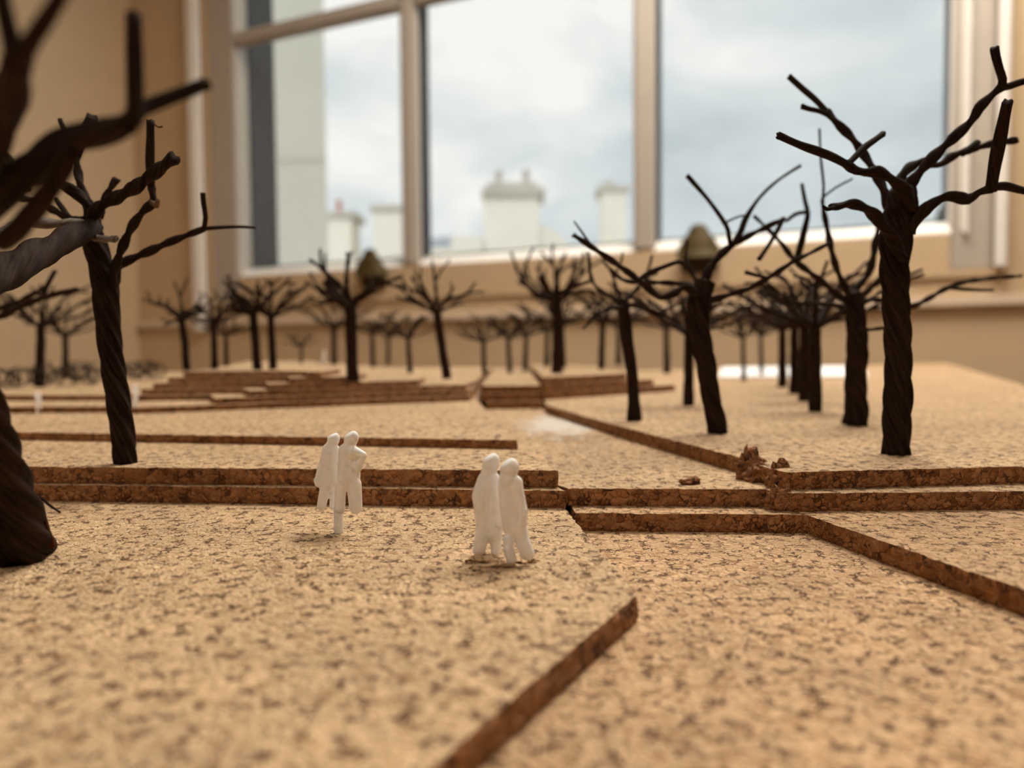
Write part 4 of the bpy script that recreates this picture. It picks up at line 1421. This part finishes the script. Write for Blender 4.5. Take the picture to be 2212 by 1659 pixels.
# ------------------------------------------------------------------ white figurines
def capsule(bm, a, ra, b_, rb, dy, flat, n=16):
    """tapered capsule between two points of the figure's plane, flattened in depth"""
    d = b_ - a
    L = d.length
    ax = d.normalized() if L > 1e-9 else Vector((0, 0, -1))
    nx = Vector((ax.z, 0, -ax.x)).normalized()
    ny = Vector((0, 1, 0))
    rings = []
    prof = []
    for i in range(1, 5):
        t_ = math.pi / 2 * i / 5
        prof.append((-ra * math.cos(t_), ra * math.sin(t_)))
    prof.append((0, ra))
    for i in range(1, 4):
        prof.append((L * i / 4, ra + (rb - ra) * i / 4))
    prof.append((L, rb))
    for i in range(4, 0, -1):
        t_ = math.pi / 2 * i / 5
        prof.append((L + rb * math.cos(t_), rb * math.sin(t_)))
    for (s_, r_) in prof:
        rings.append([bm.verts.new(a + ax * s_ + nx * (r_ * math.cos(2 * math.pi * j / n)) + ny * (dy + flat * r_ * math.sin(2 * math.pi * j / n))) for j in range(n)])
    p0 = bm.verts.new(a - ax * ra + ny * dy)
    p1 = bm.verts.new(b_ + ax * rb + ny * dy)
    for i in range(len(rings) - 1):
        for j in range(n):
            k = (j + 1) % n
            bm.faces.new((rings[i][j], rings[i][k], rings[i + 1][k], rings[i + 1][j]))
    for j in range(n):
        k = (j + 1) % n
        bm.faces.new((p0, rings[0][k], rings[0][j]))
        bm.faces.new((p1, rings[-1][j], rings[-1][k]))


def figure_mesh(name, dist, caps, foot, facet=None, voxel=0.00016):
    """caps: (x0, y0, r0, x1, y1, r1, depth offset mm, flatness) in photo pixels at the given distance"""
    bm = bmesh.new()
    for c in caps:
        x0, y0, r0, x1, y1, r1, dy, fl_ = c
        a, b_ = Q(x0, y0, dist) - foot, Q(x1, y1, dist) - foot
        a.y = b_.y = 0
        k = dist / F
        capsule(bm, a, r0 * k * 1.05, b_, r1 * k * 1.05, dist - foot.y + dy / 1000, fl_)
    bmesh.ops.recalc_face_normals(bm, faces=bm.faces)
    me = bpy.data.meshes.new(name)
    bm.to_mesh(me)
    bm.free()
    tmp = bpy.data.objects.new('tmp', me)
    C.objects.link(tmp)
    md_ = tmp.modifiers.new('r', 'REMESH')
    md_.mode = 'VOXEL'
    md_.voxel_size = voxel
    sm = tmp.modifiers.new('s', 'SMOOTH')
    sm.iterations = 3
    sm.factor = 0.5
    dg = bpy.context.evaluated_depsgraph_get()
    out = bpy.data.meshes.new_from_object(tmp.evaluated_get(dg))
    bpy.data.objects.remove(tmp)
    if facet:
        bm = bmesh.new()
        bm.from_mesh(out)
        for (px, py, dyo, nrm) in facet:
            p = Q(px, py, dist) - foot
            p.y += dyo / 1000
            g = list(bm.verts) + list(bm.edges) + list(bm.faces)
            # cut only the part of the head above the plane
            r_ = bmesh.ops.bisect_plane(bm, geom=g, plane_co=p, plane_no=Vector(nrm).normalized(), clear_outer=True)
            ed = [e_ for e_ in r_['geom_cut'] if isinstance(e_, bmesh.types.BMEdge)]
            bmesh.ops.holes_fill(bm, edges=ed, sides=0)
        bm.to_mesh(out)
        bm.free()
    out.name = name
    out.materials.clear()
    out.materials.append(M['plastic'])
    out.polygons.foreach_set('use_smooth', [True] * len(out.polygons))
    return out


def add_part(name, me, parent):
    o = bpy.data.objects.new(name, me)
    C.objects.link(o)
    o.parent = parent
    return o


# nearer couple
f0 = P(1095, 1217, 0.0)
near = tag(empty('couple_figurine', f0), 'nearer white plastic couple walking close together, four feet in the cork', 'figurine', 'white plastic couples')
dA = f0.y + 0.0012
fa = [(1062, 995, 17, 1060, 1004, 18, 0, .75), (1060, 1004, 17, 1054, 1026, 16, 0, .7), (1056, 1040, 25, 1047, 1072, 27, 0, .55), (1047, 1072, 27, 1051, 1108, 25, 0, .55),
      (1051, 1108, 25, 1056, 1146, 27, 0, .52), (1066, 1050, 18, 1074, 1130, 20, 0, .6), (1043, 1150, 15, 1035, 1187, 14, -.3, .7), (1070, 1150, 15, 1071, 1192, 11, .3, .7)]
add_part('figure', figure_mesh('figure', dA + 0.0010, fa, f0, [(1056, 991, -.8, (-.5, -.3, .8))]), near)
fb = [(1101, 1009, 20, 1100, 1014, 20, 0, .75), (1099, 1016, 17, 1098, 1036, 20, 0, .7), (1096, 1046, 20, 1104, 1100, 24, 0, .6), (1114, 1042, 15, 1115, 1062, 16, -.2, .7), (1115, 1062, 16, 1122, 1100, 17, -.2, .65),
      (1128, 1102, 12, 1124, 1128, 14, -.4, .75), (1104, 1100, 24, 1110, 1140, 24, 0, .55), (1119, 1140, 19, 1129, 1170, 16, -.2, .7), (1129, 1170, 16, 1139, 1195, 15, -.3, .75),
      (1096, 1163, 10, 1099, 1184, 12, -.6, .8), (1099, 1184, 12, 1105, 1206, 11, -.9, .85)]
add_part('figure', figure_mesh('figure', dA - 0.0018, fb, f0, [(1094, 1003, -.8, (-.6, -.3, .75))]), near)

# farther couple on a peg
f1 = P(735, 1148, 0.0)
far = tag(empty('couple_figurine', f1), 'farther white plastic couple held up by a single peg, one figure with a hand bag', 'figurine', 'white plastic couples')
dB = f1.y
fc = [(721, 947, 13, 720, 951, 13, 0, .75), (719, 952, 11, 715, 966, 12, 0, .7), (713, 973, 17, 709, 1002, 19, 0, .6), (709, 1002, 19, 708, 1034, 20, 0, .55), (722, 972, 12, 722, 1040, 13, 0, .6),
      (707, 1034, 19, 706, 1050, 17, 0, .55), (686, 1037, 7.5, 689, 1043, 8.5, -.4, .8), (695, 1010, 9, 688, 1034, 7, -.3, .7), (702, 1056, 11, 695, 1093, 10, -.2, .7), (721, 1056, 8, 718, 1095, 7, .2, .7)]
add_part('figure', figure_mesh('figure', dB + 0.0012, fc, f1, [(717, 943, -.6, (-.35, -.35, .85))], voxel=0.00017), far)
fd = [(760, 945, 15, 758, 950, 15, 0, .75), (757, 952, 13, 755, 966, 14, 0, .7), (750, 976, 19, 749, 1004, 19, 0, .6), (763, 976, 14, 783, 983, 10, -.5, .8), (783, 984, 9, 773, 1010, 10, -.5, .8), (762, 985, 16, 760, 1030, 18, 0, .6),
      (749, 1004, 20, 752, 1036, 23, 0, .55), (765, 1045, 16, 769, 1096, 14, -.2, .65), (736, 1050, 12, 734, 1100, 11.5, -.2, .7)]
add_part('figure', figure_mesh('figure', dB - 0.0012, fd, f1, [(754, 940, -.6, (-.45, -.35, .8))], voxel=0.00017), far)
pg = bmesh.new()
k_ = dB / F
for i in range(2):
    pass
pv, pf = [], []
zt = (Q(736, 1092, dB) - f1).z
for (z_, r_) in ((0.0, 10.5), (zt * .5, 10.2), (zt, 10.5)):
    for j in range(18):
        a = 2 * math.pi * j / 18
        pv.append((math.cos(a) * r_ * k_, -0.0012 + math.sin(a) * r_ * k_ * .8, z_))
for i in range(2):
    for j in range(18):
        pf.append((i * 18 + j, i * 18 + (j + 1) % 18, (i + 1) * 18 + (j + 1) % 18, (i + 1) * 18 + j))
pf += [tuple(reversed(range(18))), tuple(range(36, 54))]
pg.free()
me = bpy.data.meshes.new('peg')
me.from_pydata(pv, [], pf)
me.materials.append(M['plastic'])
add_part('peg', me, far)

# tiny far figurines, copies of the farther couple
for (px, py, z, hpx, lab, rz) in ((84, 897, 0.0105, 52, 'tiny blurred white figurine before the shrubs, nearer the frame edge', -1.0),
                                  (293, 893, 0.0105, 62, 'tiny blurred white figurine at the foot of the brown mound', -0.9),
                                  (700, 806, mz[4], 50, 'tiny blurred white figurine on top of the brown mound', -0.8)):
    o = copy_tree(far)
    q = P(px, py, z)
    s_ = hpx * q.y / F / (218 * dB / F)
    o.location = q
    o.scale = (s_, s_, s_)
    o.rotation_euler = (0, 0, rz)
    tag(o, lab, 'figurine', 'white plastic couples')
